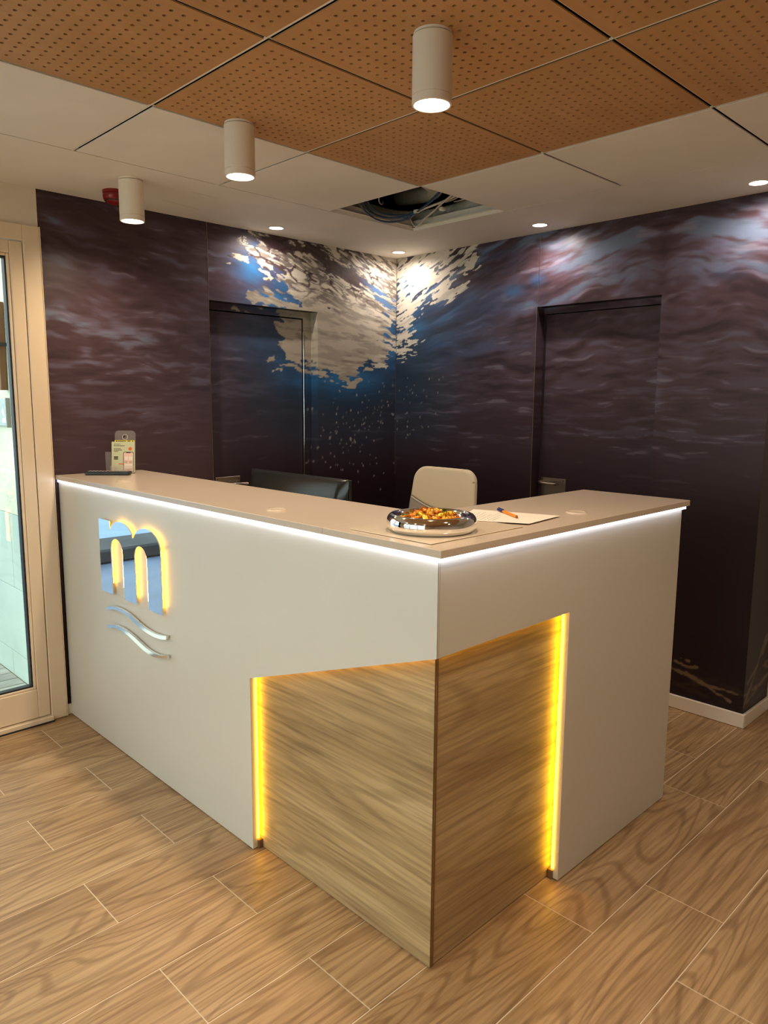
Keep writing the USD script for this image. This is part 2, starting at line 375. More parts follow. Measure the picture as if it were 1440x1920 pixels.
def pdist(px, py, line):
    d2 = np.full(px.shape, 1e9)
    for (x0, y0), (x1, y1) in zip(line[:-1], line[1:]):
        ex, ey = x1 - x0, y1 - y0
        t = np.clip(((px - x0) * ex + (py - y0) * ey) / (ex * ex + ey * ey + 1e-12), 0, 1)
        d2 = np.minimum(d2, (px - x0 - t * ex) ** 2 + (py - y0 - t * ey) ** 2)
    return np.sqrt(d2)
def mix(a, b, t):
    return a + (np.asarray(b) - a) * t[..., None]
MAROON, DARK, GREYB, BLUE, WHITE = (np.array(lin(*c)) for c in ((88, 66, 74), (54, 40, 46), (118, 116, 142), (52, 112, 166), (212, 203, 188)))
DEEP = np.array(lin(36, 24, 30)); TEAL = np.array(lin(36, 58, 78))
CLOUD = [(.941, 2.238), (1.028, 2.265), (1.063, 2.284), (1.118, 2.32), (1.191, 2.346), (1.32, 2.4), (2.3, 2.4), (2.3, 1.80), (2.10, 1.80), (2.079, 1.731), (1.862, 1.645), (1.77, 1.583), (1.581, 1.644), (1.455, 1.664), (1.255, 1.703), (1.296, 1.805), (1.279, 1.964), (1.387, 2.012), (1.349, 2.084), (1.206, 2.151), (1.115, 2.198)]
ISLE = [(1.01, 2.000), (1.094, 2.046), (1.167, 2.085), (1.223, 2.036), (1.338, 1.985), (1.184, 1.972)]
BAND = [(1.191, 2.346), (1.343, 2.335), (1.481, 2.300), (1.714, 2.227), (1.803, 2.204), (1.918, 2.168), (2.05, 2.10), (2.176, 2.035)]
RCL = [(2.30, 2.37), (1.939, 2.36), (1.705, 2.355), (1.625, 2.324), (1.640, 2.250), (1.741, 2.233), (1.841, 2.195), (1.737, 2.126), (1.859, 2.085), (2.018, 2.071), (2.12, 2.03), (2.162, 1.94), (2.19, 1.87), (2.155, 1.80), (2.229, 1.76), (2.30, 1.76)]
def mural(side, u, z, seed=0):
    """side 'L': u = x on the left wall; side 'R': u = y on the right wall."""
    s = (XM - u) if side == 'L' else (YM - u)
    if side == 'R': s = 1.75 - np.abs(s - 1.75)
    k = (.50 if side == 'L' else .62) * sm(1.45, 2.50, z)
    sc_ = .80 * (1 - np.exp(-np.maximum(s, 0) / .80))
    z1 = z - k * sc_
    sd = (3 if side == 'L' else 7) + seed
    sd2 = np.where(u < .805, 5., 0.) if side == 'L' else 0. * u
    if side == 'L': z1 = z1 + .03 * (u < .805)
    warp = fb(s * 5 + sd2, z1 * 10, sd + 1, 3) - .5
    zz = z1 + warp * .055
    n1 = fb(s * 5.0 + sd2, zz * 40, sd, 4)
    nm = fb(s * 10. + sd2, zz * 80, sd + 5, 3)
    n2 = fb(s * 6.0 + sd2, zz * 90, sd + 11, 2)
    n3 = fb(s * 1.1 + sd2 + 3, zz * 5.5, sd + 23, 3)
    nh = fb(s * 13. + sd2 * 3 + warp * 1.5, zz * 52, sd + 37, 3)
    nq = fb(s * 24. + warp * 2, zz * 100, sd + 39, 2)
    up = sm(1.05, 1.75, z)
    col = np.ones(z.shape + (3,)) * MAROON
    lf = sm(1.0, .55, u) if side == 'L' else 0. * u
    if side == 'L': col = col * (1 - .22 * lf)[..., None]
    col = mix(col, DEEP, 1 - sm(.85 - .9 * lf, 1.72 - .35 * lf, z) * .93)
    col = mix(col, DARK, sm(.52, .30, n1 * .6 + nm * .4) * .85 * up)
    col = mix(col, DARK, sm(.09, .0, H - z) * .6)  # top edge darkened: shade near the ceiling put into the print
    col = mix(col, GREYB, sm(.49, .64, n1 * .65 + nm * .35) * sm(1.1, 1.75, z) * (.22 + .36 * sm(.45, .6, n3)))
    col = mix(col, lin(112, 150, 178), sm(.56, .66, n3 * .55 + n1 * .45) * sm(1.6, 1.9, z) * .34)
    col = mix(col, lin(146, 134, 150), sm(.62, .74, n2) * sm(.50, .62, n1) * sm(1.0, 1.4, z) * .42)
    if side == 'L':
        bl = np.zeros_like(z)
        for cx, cz, rx, rz, a in ((1.08, 2.165, .13, .08, 1.), (1.31, 2.095, .13, .07, 1.), (1.24, 2.02, .20, .06, .9), (1.13, 2.27, .10, .03, .8), (2.03, 2.14, .12, .05, .7), (2.12, 2.03, .13, .10, .9), (2.02, 1.94, .18, .12, .9), (2.12, 1.80, .18, .14, .8), (1.70, 1.60, .34, .09, .8), (1.35, 1.66, .14, .12, .45), (1.2, 1.80, .22, .16, .25)):
            bl = np.maximum(bl, a * np.exp(-(((u - cx) / rx) ** 2 + ((z - cz) / rz) ** 2)))
        col = mix(col, TEAL, np.exp(-((u - 1.70) / .80) ** 2) * sm(.95, 1.55, z) * sm(2.2, 1.7, z) * .95)
        col = mix(col, BLUE, np.clip(bl * (1.0 + (n1 - .5) * 1.6), 0, 1))
        d = np.maximum(sdist(u, z, CLOUD), sdist(u, z, ISLE))
        cov = np.clip(.5 + d / .15, -.8, 1.12)
        right = np.exp(-((u - 2.12) / .15) ** 2 - ((z - 1.90) / .17) ** 2)
        cov = np.minimum(cov, 1.12 - .60 * right)
        topl = sm(1.50, 1.20, u + .5 * (z - 2.15)) * sm(2.05, 2.12, z)
        cov = np.minimum(cov, 1.12 - .42 * topl)
        flk = np.exp(-((u - 1.05) / .13) ** 2 - ((z - 2.12) / .10) ** 2) * .40
        cov = np.maximum(cov, flk * 1.6 - .4)
        w = sm(-.018, .018, (nh - .5) + (nq - .5) * .30 + (cov - .5) * .55)
        low = sm(2.08, 1.92, z + .25 * (u - 1.6)) * sm(2.14, 1.98, u + .4 * (1.9 - z))
        wc = mix(np.ones_like(col) * WHITE, lin(174, 164, 148), low * .85)  # lower cloud greyed: shade by the doorway put into the print colour
        wc = mix(wc, lin(156, 147, 134), sm(.48, .60, n1) * .85 * sm(2.30, 2.0, z))
        wc = mix(wc, lin(116, 106, 102), sm(.55, .66, nm) * sm(2.3, 2.0, z) * (.80 - .25 * low))
        r1 = 1 - np.abs(2 * fb(s * 9. + 1 + warp, zz * 48, 51, 3) - 1)
        wc = mix(wc, lin(84, 72, 72), sm(.86, .95, r1) * sm(1.95, 2.12, z) * .8)
        r2 = 1 - np.abs(2 * fb(s * 6.5 + 5 + warp * 2, zz * 30, 53, 3) - 1)
        wc = mix(wc, lin(64, 46, 48), sm(.90, .965, r2) * sm(2.00, 2.14, z) * sm(2.14, 2.0, u) * .95)
        col = mix(col, wc, w)
        bd = pdist(u, z, BAND) + (nh - .5) * .16 + (nq - .5) * .05
        bw = .042 - .022 * sm(1.6, 2.15, u)
        bc = mix(np.ones_like(col) * np.array(lin(64, 44, 48)), lin(84, 120, 166), sm(1.80, 2.02, u))
        col = mix(col, bc, sm(bw + .005, bw - .005, bd) * .95)
        bub = ((1.83, 1.28, .17, .17, 105), (2.02, 1.42, .09, .14, 24), (1.56, 1.18, .12, .12, 14))
    else:
        bl = np.zeros_like(z)
        for cx, cz, rx, rz, a in ((2.13, 1.95, .12, .12, .9), (2.1, 2.22, .2, .12, .9), (1.75, 2.0, .40, .12, .45), (1.50, 2.25, .14, .07, .5), (1.38, 2.07, .09, .035, .8), (1.24, 2.11, .05, .03, .7), (1.85, 1.80, .42, .10, .3), (.25, 2.03, .12, .03, .15)):
            bl = np.maximum(bl, a * np.exp(-(((u - cx) / rx) ** 2 + ((z - cz) / rz) ** 2)))
        col = mix(col, TEAL, np.exp(-((u - 2.2) / .5) ** 2) * sm(1.0, 1.55, z) * sm(2.4, 1.9, z) * .85)
        col = mix(col, BLUE, np.clip(bl * (.85 + (n1 - .5) * 3.0), 0, 1) * .85)
        d = sdist(u, z, RCL)
        cov = np.clip(.48 + d / .20, -.8, .60 + .14 * sm(1.75, 2.25, u) * sm(1.9, 2.1, z))
        col = mix(col, DARK * .9, sm(.0, .03, d) * sm(2.14, 2.24, z) * sm(2.2, 1.9, u) * .8)
        w = sm(-.016, .016, (nh - .5) + (nq - .5) * .35 + (cov - .5) * .55)
        wc = mix(np.ones_like(col) * WHITE, lin(170, 164, 156), sm(.56, .66, nm) * .6)
        col = mix(col, wc, w)
        # pale rock veins low down by the outer corner
        rock = np.zeros_like(z)
        for line, wd in (([(.46, .26), (.40, .20), (.33, .185), (.27, .175), (.20, .15), (.12, .155), (.06, .15)], .006), ([(.36, .235), (.30, .22), (.25, .23)], .004), ([(.30, .19), (.22, .165), (.14, .125), (.09, .11)], .005), ([(.33, .255), (.29, .25)], .004)):
            rock = np.maximum(rock, sm(wd * 1.7, wd * .4, pdist(u, z, line) + (fb(u * 40, z * 60, 73, 3) - .5) * .026))
        col = mix(col, lin(60, 48, 40), sm(.5, .7, fb(u * 12, z * 40, 71, 3)) * sm(.26, .14, z) * .7)
        col = mix(col, lin(128, 108, 84), rock * .75)
        bub = ((2.17, 1.48, .07, .15, 34), (2.02, 1.45, .10, .12, 14))
    rg = np.random.default_rng(5 if side == 'L' else 6)
    for cx, cz, rx, rz, n in bub:
        for _ in range(n):
            bx_, bz_ = rg.normal(cx, rx), rg.normal(cz, rz); r = rg.uniform(.0022, .0055) * (1. if side == 'L' else .8); a = rg.uniform(.35, 1.); e = rg.uniform(1., 1.7)
            if bz_ > 1.62: continue
            sel = (np.abs(u - bx_) < .012) & (np.abs(z - bz_) < .016)
            if sel.any():
                t = sm(r + .003, r - .002, np.hypot(u[sel] - bx_, (z[sel] - bz_) / e)) * a
                col[sel] = col[sel] + (np.array(lin(168, 164, 160)) - col[sel]) * t[:, None]
    return np.clip(col, 0, 1)
def axis(a, b, step):
    return np.linspace(a, b, max(2, int(round((b - a) / step)) + 1))
def print_sheet(side, rects, plane, fine=.0045, coarse=.014):
    """front skin of a mural wall: rects (u0, z0, u1, z1) in the wall plane."""
    V, F, C, base = [], [], [], 0
    for (u0, z0, u1, z1) in rects:
        us = axis(u0, u1, fine)
        zs = axis(z0, z1, fine) if z0 > .7 else np.unique(np.r_[axis(z0, .30, .005) if side == 'R' and u0 < .1 else [], axis(.30 if side == 'R' and u0 < .1 else z0, min(z1, .85), coarse), axis(.85, z1, fine) if z1 > .85 else []])
        U, Z = np.meshgrid(us, zs); n = U.size
        P = np.stack([U.ravel(), np.full(n, plane), Z.ravel()] if side == 'L' else [np.full(n, plane), U.ravel(), Z.ravel()], -1)
        i, j = np.meshgrid(np.arange(len(us) - 1), np.arange(len(zs) - 1)); a = (j * len(us) + i).ravel() + base
        w = len(us); q = np.stack([a, a + 1, a + w + 1, a + w], -1)
        if side == 'R': q = q[:, ::-1]
        V.append(P); C.append(mural(side, U.ravel(), Z.ravel())); F += [q[:, [0, 1, 2]], q[:, [0, 2, 3]]]; base += n
    return np.vstack(V), np.vstack(F), np.vstack(C)
def colored(name, V, F, C, parent=None, back=None, backcol=(.03, .02, .022)):
    if back is not None:
        F = np.vstack([F, np.asarray(back.faces) + len(V)]); V = np.vstack([V, back.vertices])
        bc = back.metadata.get('col'); C = np.vstack([C, bc if bc is not None else np.tile(backcol, (len(back.vertices), 1))])
    p = obj(name, (V, F), 'mural', parent)
    UsdGeom.PrimvarsAPI(p).CreatePrimvar('mural', Sdf.ValueTypeNames.Color3fArray, 'vertex').Set(Vt.Vec3fArray.FromNumpy(C.astype(np.float32)))
    return p

AL0, AL1, AZ, AD = .803, 1.515, 1.975, .072         # left recess: x range, head, depth
AR0, AR1, ARD = .537, 1.228, .080                   # right recess: y range, depth
V, F, C = print_sheet('L', [(-.0236, 0, AL0, AZ), (-.0236, AZ, AL0, H), (AL0, AZ, AL1, H), (AL1, 0, XM, AZ), (AL1, AZ, XM, H)], YM)
def reveal(side, plane, depth, u0, u1, zt_):
    """soffit and cheeks of a doorway recess, printed like the wall next to them"""
    Vs, Fs, Cs, b = [], [], [], 0
    for u in (u0, u1):
        zs = axis(0, zt_, .012); ds = np.linspace(0, depth, 8); D, Z = np.meshgrid(ds, zs); n = D.size
        P = np.stack([np.full(n, u), plane + D.ravel(), Z.ravel()] if side == 'L' else [plane + D.ravel(), np.full(n, u), Z.ravel()], -1)
        i, j = np.meshgrid(np.arange(7), np.arange(len(zs) - 1)); a = (j * 8 + i).ravel() + b
        q = np.stack([a, a + 1, a + 9, a + 8], -1)
        if (u == u0) == (side == 'L'): q = q[:, ::-1]
        q = q[:, ::-1] if side == 'L' else q[:, ::-1]
        Vs.append(P); Cs.append(mural(side, u + (D.ravel() * (-.5 if u == u1 else .5)), Z.ravel())); Fs += [q[:, [0, 1, 2]], q[:, [0, 2, 3]]]; b += n
    P = np.array([[u0, plane, zt_], [u1, plane, zt_], [u1, plane + depth, zt_], [u0, plane + depth, zt_]]) if side == 'L' else np.array([[plane, u0, zt_], [plane, u1, zt_], [plane + depth, u1, zt_], [plane + depth, u0, zt_]])
    Vs.append(P); Fs.append(np.array([[0, 2, 1], [0, 3, 2]]) + b); Cs.append(np.tile(DEEP, (4, 1)))
    return np.vstack(Vs), np.vstack(Fs), np.vstack(Cs)
def join(*parts):
    v, f, c, b = [], [], [], 0
    for V_, F_, C_ in parts:
        v.append(V_); f.append(F_ + b); c.append(C_); b += len(V_)
    return np.vstack(v), np.vstack(f), np.vstack(c)
back = cat_(bx(-.0236, YM + .002, 0, AL0 - .001, YM + .12, H), bx(AL1 + .001, YM + .002, 0, XM + .14, YM + .12, H), bx(AL0 - .001, YM + .002, AZ + .001, AL1 + .001, YM + .12, H))
wl = colored('wall_left', *join((V, F, C), reveal('L', YM, AD, AL0, AL1, AZ)), back=back)
tag(wl, kind='structure')
V, F, C = print_sheet('R', [(YC, 0, AR0, AZ), (YC, AZ, AR0, H), (AR0, AZ, AR1, H), (AR1, 0, YM, AZ), (AR1, AZ, YM, H)], XM)
# the return beyond the outer corner carries the print on, with its pale veins
us = axis(XM, XR, .008); zs = axis(0, H, .010); U, Z = np.meshgrid(us, zs)
P = np.stack([U.ravel(), np.full(U.size, YC), Z.ravel()], -1)
i, j = np.meshgrid(np.arange(len(us) - 1), np.arange(len(zs) - 1)); a = (j * len(us) + i).ravel()
q = np.stack([a, a + 1, a + len(us) + 1, a + len(us)], -1)
c2 = mural('R', .05 + (U.ravel() - XM) * .8, Z.ravel())
vein = np.zeros(U.size)
for line, wd in (([(2.17, .10), (2.20, .14), (2.26, .20), (2.33, .30), (2.44, .38)], .008), ([(2.19, .20), (2.25, .23), (2.31, .27)], .005), ([(2.29, .20), (2.35, .235), (2.44, .25)], .005), ([(2.36, .32), (2.40, .38)], .02)):
    vein = np.maximum(vein, sm(wd * 1.6, wd * .3, pdist(U.ravel(), Z.ravel(), line) + (fb(U.ravel() * 30, Z.ravel() * 30, 81, 2) - .5) * .02))
c2 = mix(c2, lin(132, 112, 92), vein * .7)
back = cat_(bx(XM + .002, YC + .002, 0, XM + .14, AR0 - .001, H), bx(XM + .002, AR1 + .001, 0, XM + .14, YM + .12, H), bx(XM + .002, AR0 - .001, AZ + .001, XM + .14, AR1 + .001, H), bx(XM + .14, YC + .002, 0, XR + .1, YC + .12, H))
wr = colored('wall_right', *join((V, F, C), reveal('R', XM, ARD, AR0, AR1, AZ), (P, np.vstack([q[:, [0, 1, 2]], q[:, [0, 2, 3]]]), c2)), back=back)
tag(wr, kind='structure')
# joints between the printed sheets: fine pale beads
for n_, b in enumerate((bx(XM - .0022, YM - .0022, 1.0, XM + .001, YM + .001, H - .002), bx(XM - .0014, 1.2225, AZ, XM + .001, 1.2243, H - .002), bx(XM - .0016, AR1 - .0005, .9, XM + .001, AR1 + .0025, AZ), bx(AL0 - .0022, YM - .0014, .6, AL0, YM + .001, H - .002))):
    tag(obj(f'trim_{n_ + 1}', b, 'satin_steel'), kind='structure')

# ------------------------------------------------------------------ doors set in the two recesses
def handle(parent, frame, w, zlo, zhi, l0, l1, zl):
    """big satin plate with a slightly sloping lever; frame(u, d, z): along the door, out of the door."""
    o = lambda u0, d0, z0, u1, d1, z1, ch=.0: bx(*frame(u0, d0, z0), *frame(u1, d1, z1), ch)
    pp = obj('handle_plate', o(w[0], .0005, zlo, w[1], .004, zhi, .0012), 'satin_steel', parent)
    lv = spline([frame(l0, .004, zl), frame(l0, .030, zl), frame(l0 + (l1 - l0) * .12, .050, zl), frame(l0 + (l1 - l0) * .5, .054, zl - .002), frame(l1, .054, zl - .004)], 24)
    obj('lever', tube(lv, .0085, 12), 'satin_steel', pp, smooth=40)
    for su in (.08, .92):
        u = w[0] + (w[1] - w[0]) * su
        obj('screw', o(u - .003, .004, zhi - .014, u + .003, .0055, zhi - .008, .001), 'rubber_black', pp)
d2 = thing('door_2', kind='structure')
V, F, C = print_sheet('L', [(AL0 + .022, .01, 1.452, 1.932)], YM + AD - .004, .006)
b = bx(AL0 + .022, YM + AD - .003, .01, 1.452, YM + AD + .03, 1.932); b.metadata['col'] = None
colored('leaf', V, F, C, d2, back=b)
V, F, C = print_sheet('L', [(1.456, 0, AL1, AZ), (AL0, 1.938, 1.456, AZ)], YM + AD - .010, .008)
b = cat_(bx(1.456, YM + AD - .009, 0, AL1, YM + AD + .03, AZ), bx(AL0, YM + AD - .009, 1.938, 1.456, YM + AD + .03, AZ), bx(AL0, YM + AD - .012, 0, AL0 + .018, YM + AD + .03, 1.938))
colored('door_frame', V, F, C, d2, back=b)
obj('frame_bead', bx(1.4535, YM + AD - .018, 0, 1.4575, YM + AD - .009, 1.86, .001), 'bright_steel', d2)
handle(d2, lambda u, d, z: (u, YM + AD - .004 - d, z), (.855, 1.012), .88, 1.058, .985 - .1, 1.03, 1.022)
obj('backing', bx(AL0 - .02, YM + AD + .031, -.01, AL1 + .02, YM + AD + .045, AZ + .02), 'void_black', d2)  # unseen sheet added to stop sky light at the door gaps
d3 = thing('door_3', kind='structure')
V, F, C = print_sheet('R', [(AR0 + .012, .01, AR1 - .012, 1.938)], XM + ARD - .004, .006)
b = bx(XM + ARD - .003, AR0 + .012, .01, XM + ARD + .03, AR1 - .012, 1.938)
colored('leaf', V, F, C, d3, back=b)
V, F, C = print_sheet('R', [(AR0, 1.942, AR1, AZ)], XM + ARD - .012, .008)
b = cat_(bx(XM + ARD - .011, AR0, 1.942, XM + ARD + .03, AR1, AZ), bx(XM + ARD - .006, AR0, 0, XM + ARD + .03, AR0 + .009, 1.942), bx(XM + ARD - .006, AR1 - .009, 0, XM + ARD + .03, AR1, 1.942))
colored('door_frame', V, F, C, d3, back=b)
obj('frame_bead', bx(XM + ARD - .010, AR1 - .013, 0, XM + ARD - .002, AR1 - .0105, 1.94, .001), 'plinth', d3)
handle(d3, lambda u, d, z: (XM + ARD - .004 - d, u, z), (1.055, 1.212), .88, 1.060, 1.175 + .03, 1.075, 1.036)

obj('backing', bx(XM + ARD + .031, AR0 - .02, -.01, XM + ARD + .045, AR1 + .02, AZ + .02), 'void_black', d3)  # added behind this door as well, blocks light from outdoors

# ------------------------------------------------------------------ baseboards, remaining walls
bb = thing('baseboard_right', kind='structure')
def bboard(x0, y0, x1, y1, name='board'):
    obj(name, bx(x0, y0, 0.001, x1, y1, .067, .003), 'baseboard_white', bb)
bboard(XM - .014, YC - .014, XM, AR0); bboard(XM - .014, AR1, XM, YM); bboard(XM, YC - .014, XR, YC); bboard(XR - .014, YF, XR, YC - .014)
tag(obj('baseboard_left', cat_(bx(-.018, YM - .010, .001, .012, YM, .052, .003)), 'baseboard_white'), kind='structure')
tag(obj('wall_beyond_corner', bx(XR, YF, 0, XR + .1, YC, H), 'room_wall'), kind='structure')
tag(obj('wall_front', bx(XL - .1, YF - .1, 0, XR + .1, YF, H), 'room_wall'), kind='structure')
# unseen left end of the room: window placed to daylight the desk front
WY0, WY1, WZ0, WZ1 = -1.3, 1.9, .25, 2.2
ww = thing('wall_window_side', kind='structure')
for b in (bx(XL - .15, YF, 0, XL, YM, WZ0), bx(XL - .15, YF, WZ1, XL, YM, H), bx(XL - .15, YF, WZ0, XL, WY0, WZ1), bx(XL - .15, WY1, WZ0, XL, YM, WZ1)):
    obj('wall_piece', b, 'room_wall', ww)
w1 = thing('window_1', kind='structure')  # out of view, sized to daylight the long front panel
n = 3; pw = (WY1 - WY0) / n
for k in range(n):
    a, c = WY0 + k * pw, WY0 + (k + 1) * pw
    for b in (bx(XL - .09, a, WZ0, XL - .03, a + .05, WZ1, .004), bx(XL - .09, c - .05, WZ0, XL - .03, c, WZ1, .004), bx(XL - .09, a + .05, WZ0, XL - .03, c - .05, WZ0 + .05, .004), bx(XL - .09, a + .05, WZ1 - .05, XL - .03, c - .05, WZ1, .004)):
        obj('window_frame', b, 'frame_lacquer', w1)
    obj('pane', bx(XL - .063, a + .045, WZ0 + .045, XL - .057, c - .045, WZ1 - .045), 'pane', w1)

# ------------------------------------------------------------------ glazed entrance door at the left edge
DX = -.024
YD0, YD1 = YM - .020, YM + .045
d1 = thing('door_1', kind='structure')
def df(name, x0, z0, x1, z1, y0=YD0, y1=YD1, m='frame_lacquer', ch=.003, **k):
    obj(name, bx(x0, y0, z0, x1, y1, z1, ch), m, d1, **k)
df('frame_post', -.0945, 0.001, DX, 2.195); df('frame_head', -1.0, 2.128, -.0945, 2.195); df('frame_post', -1.07, .001, -1.0, 2.195)
df('bead', DX - .0005, .001, DX + .003, 2.195, YM - .021, YM, ch=.0008)
LY0, LY1 = YD0 + .004, YD1 - .004
df('leaf_stile', -.150, .030, -.0975, 2.124, LY0, LY1); df('leaf_stile', -.997, .030, -.945, 2.124, LY0, LY1)
df('leaf_rail', -.945, 2.072, -.150, 2.124, LY0, LY1); df('leaf_rail', -.945, .030, -.150, .165, LY0, LY1)
df('glazing_bead', -.163, .165, -.150, 2.072, LY0 + .006, LY1 - .006); df('glazing_bead', -.945, .165, -.932, 2.072, LY0 + .006, LY1 - .006)
df('glazing_bead', -.932, 2.060, -.163, 2.072, LY0 + .006, LY1 - .006); df('glazing_bead', -.932, .165, -.163, .176, LY0 + .006, LY1 - .006)
for b in ((-.170, .176, -.163, 2.06), (-.932, .176, -.925, 2.06), (-.925, .176, -.170, .183), (-.925, 2.053, -.170, 2.06)):
    df('seal', *b, LY0 + .012, LY1 - .012, 'rubber_black', 0.)
df('pane', -.927, .181, -.168, 2.055, YM + .010, YM + .016, 'pane', 0.)
df('sill', -1.07, .001, -.0885, .026, YM - .034, YM + .05); df('kick_seal', -.997, .001, -.0900, .006, YM - .040, YM - .034, 'rubber_black', 0.)
df('lever_plate', -.985, .98, -.957, 1.16, LY0 - .006, LY0, 'satin_steel', .001)
obj('lever', tube(spline([(-.971, LY0 - .006, 1.07), (-.971, LY0 - .04, 1.07), (-.93, LY0 - .052, 1.07), (-.86, LY0 - .052, 1.07)], 20), .009, 10), 'satin_steel', d1, smooth=40)
# fixed glazing beyond the door, out of view, letting daylight in; plaster over both
w2 = thing('window_2', kind='structure')
for b in (bx(-2.40, YD0, 2.128, -1.07, YD1, 2.195, .003), bx(-2.40, YD0, .001, -1.07, YD1, .10, .003), bx(-2.40, YD0, .10, -2.33, YD1, 2.128, .003)):
    obj('window_frame', b, 'frame_lacquer', w2)
obj('pane', bx(-2.335, YM + .010, .095, -1.07, YM + .016, 2.133), 'pane', w2)
tag(obj('wall_over_door', cat_(bx(-2.75, YM - .004, 2.195, -.024, YM + .12, H), bx(-2.75, YM - .004, 0, -2.40, YM + .12, 2.195)), 'plaster'), kind='structure')

# ------------------------------------------------------------------ outdoors: wall and deck seen through the glass, ground mostly out of view
YO = YM + .12
ow = thing('wall_outside', kind='structure')
obj('stucco', bx(-.018, YO, .892, .10, 7.5, 3.4), 'stucco', ow)
obj('backing', bx(-.010, YO, -.05, .10, 7.5, .892), 'grout', ow)
for z0, z1, off in ((0, .136, .0), (.139, .497, .30), (.500, .889, .1)):
    y = YO - off
    while y < 7.4:
        a, b = max(y, YO) + .0015, min(y + .60, 7.5) - .0015
        if b - a > .02: obj('tile', bx(-.018, a, z0, -.008, b, z1, .001), 'outdoor_tile', ow)
        y += .60
dk = thing('terrace_deck', kind='structure')
y = YO - .07
while y < 4.6:
    obj('board', bx(-.60, y, -.03, -.020, y + .095, 0.0, .003), 'deck_board', dk); y += .101
tag(obj('ground_outside', bx(-40, YM + .06, -.30, -.02, 40, -.034), 'paving'), kind='structure')
tag(obj('paving_by_door', bx(-8, YO - .05, -.034, -.62, 3.30, -.004, .006), 'bounce_paving'), kind='structure')  # unseen, placed to bounce daylight onto the ceiling near the door
tag(obj('paving_beyond_kerb', bx(-6, 6.05, -.034, -.02, 12, .015, .01), 'far_paving'), kind='structure')  # out of view, gives the mirror letter its pale blue reflection
tag(obj('kerb', bx(-6, 5.45, -.034, -.02, 6.05, .10, .02), 'kerb_stone'), kind='structure')  # out of view, makes the dark band mirrored in the letter
tag(obj('ground_window_side', bx(-40, -40, -.30, XL - .2, YM + .06, -.034), 'bounce_paving'), kind='structure')  # unseen pale ground, throws daylight up through the window
sk = thing('wall_batten', 'long brown wooden batten with yellow cord on the white outdoor wall', 'wooden batten')
def bar(p0, p1, hw, hd):
    p0, p1 = np.array(p0), np.array(p1); d = (p1 - p0) / np.linalg.norm(p1 - p0); n_ = np.cross([1, 0, 0], d)
    c = [p + s * n_ * hw + e * np.array([hd, 0, 0]) for p in (p0, p1) for s in (-1, 1) for e in (-1, 1)]
    return trimesh.convex.convex_hull(np.array(c))
obj('bar', bar((-.036, 2.800, 1.93), (-.036, 2.812, 1.512), .011, .015), 'batten_wood', sk)
obj('cord', tube(spline([(-.04, 2.835, 1.94), (-.03, 2.850, 1.8), (-.028, 2.852, 1.62), (-.03, 2.846, 1.515)], 20), .0035, 6), 'cord_yellow', sk)
obj('bracket', bx(-.05, 2.785, 1.722, -.018, 2.800, 1.738), 'rubber_black', sk)
obj('hook', bx(-.03, 2.842, 1.535, -.018, 2.856, 1.552, .002), 'plaque_grey', sk)
pq = thing('wall_plaque', 'small grey plaque with a white arrow sign on the outdoor wall', 'sign')
obj('plate', bx(-.034, 2.800, 1.335, -.018, 3.03, 1.470, .003), 'plaque_grey', pq)
obj('edge', bx(-.038, 2.793, 1.330, -.018, 2.801, 1.474, .001), 'button_grey', pq)
YZ = lambda o: (o, (0, -1, 0), (0, 0, 1), (-1, 0, 0))
arrow = Polygon([(0, .060), (.012, .080), (.020, .062), (.026, .062), (.030, .034), (.012, .034), (.006, .048)])
obj('arrow', prism(shapely.affinity.scale(arrow, 1.6, 1., origin=(0, 0)), .0012, YZ((-.034, 2.872, 1.350))), 'sign_white', pq)
obj('symbol', prism(Polygon([(0, 0), (.055, 0), (.060, .006), (.056, .030), (.044, .030), (.040, .022), (.004, .024)]), .0012, YZ((-.034, 2.872, 1.352))), 'sign_white', pq)

# ------------------------------------------------------------------ reception desk
desk = thing('reception_desk', 'white L-shaped reception desk with glowing wood-clad corner cutout', 'reception desk')
PT = .018
CL, CR, ZCUT, ZL = .7891, .5875, .8638, .5942
# left panel in (y, z), right panel in (x, z)
Lp = Polygon([(0, ZCUT), (CL, ZL), (CL, .004), (LY, .004), (LY, ZP), (0, ZP)])
Rp = Polygon([(.0005, ZCUT), (CR, ZCUT), (CR, .004), (LX, .004), (LX, ZP), (.0005, ZP)])
obj('front_panel', prism(Lp, PT, ((0, 0, 0), (0, 1, 0), (0, 0, 1), (1, 0, 0))), 'panel_white', desk, label='long white front panel with sloping cutout')
obj('front_panel', prism(Rp, PT - .0005, ((0, .0005, 0), (1, 0, 0), (0, 0, 1), (0, 1, 0))), 'panel_white', desk, label='short white front panel with square cutout')
obj('end_panel', bx(LX - .018, PT, .004, LX, .40, ZP, .0005), 'panel_white', desk)
obj('corner_joint', bx(.0005, -.0006, ZCUT, .0022, .0006, ZP), 'button_grey', desk)
obj('corner_joint', bx(.0075, -.0001, ZCUT, .0085, .0009, ZP), 'button_grey', desk)
W0 = .0345
obj('wood_panel', bx(W0, W0, .003, W0 + .014, 1.00, ZP - .02), 'desk_oak', desk, label='oak panel on the long side of the cutout')
obj('wood_panel', bx(W0 + .014, W0 + .0025, .003, .80, W0 + .016, ZP - .02), 'desk_oak', desk, label='oak panel on the short side of the cutout')
obj('edge_strip', bx(W0 + .0005, W0 - .0012, .003, W0 + .0055, W0, ZP - .03), 'edge_oak', desk)
obj('edge_strip', bx(W0 + .0085, W0 - .0004, .003, W0 + .0135, W0, ZP - .03), 'edge_oak', desk)
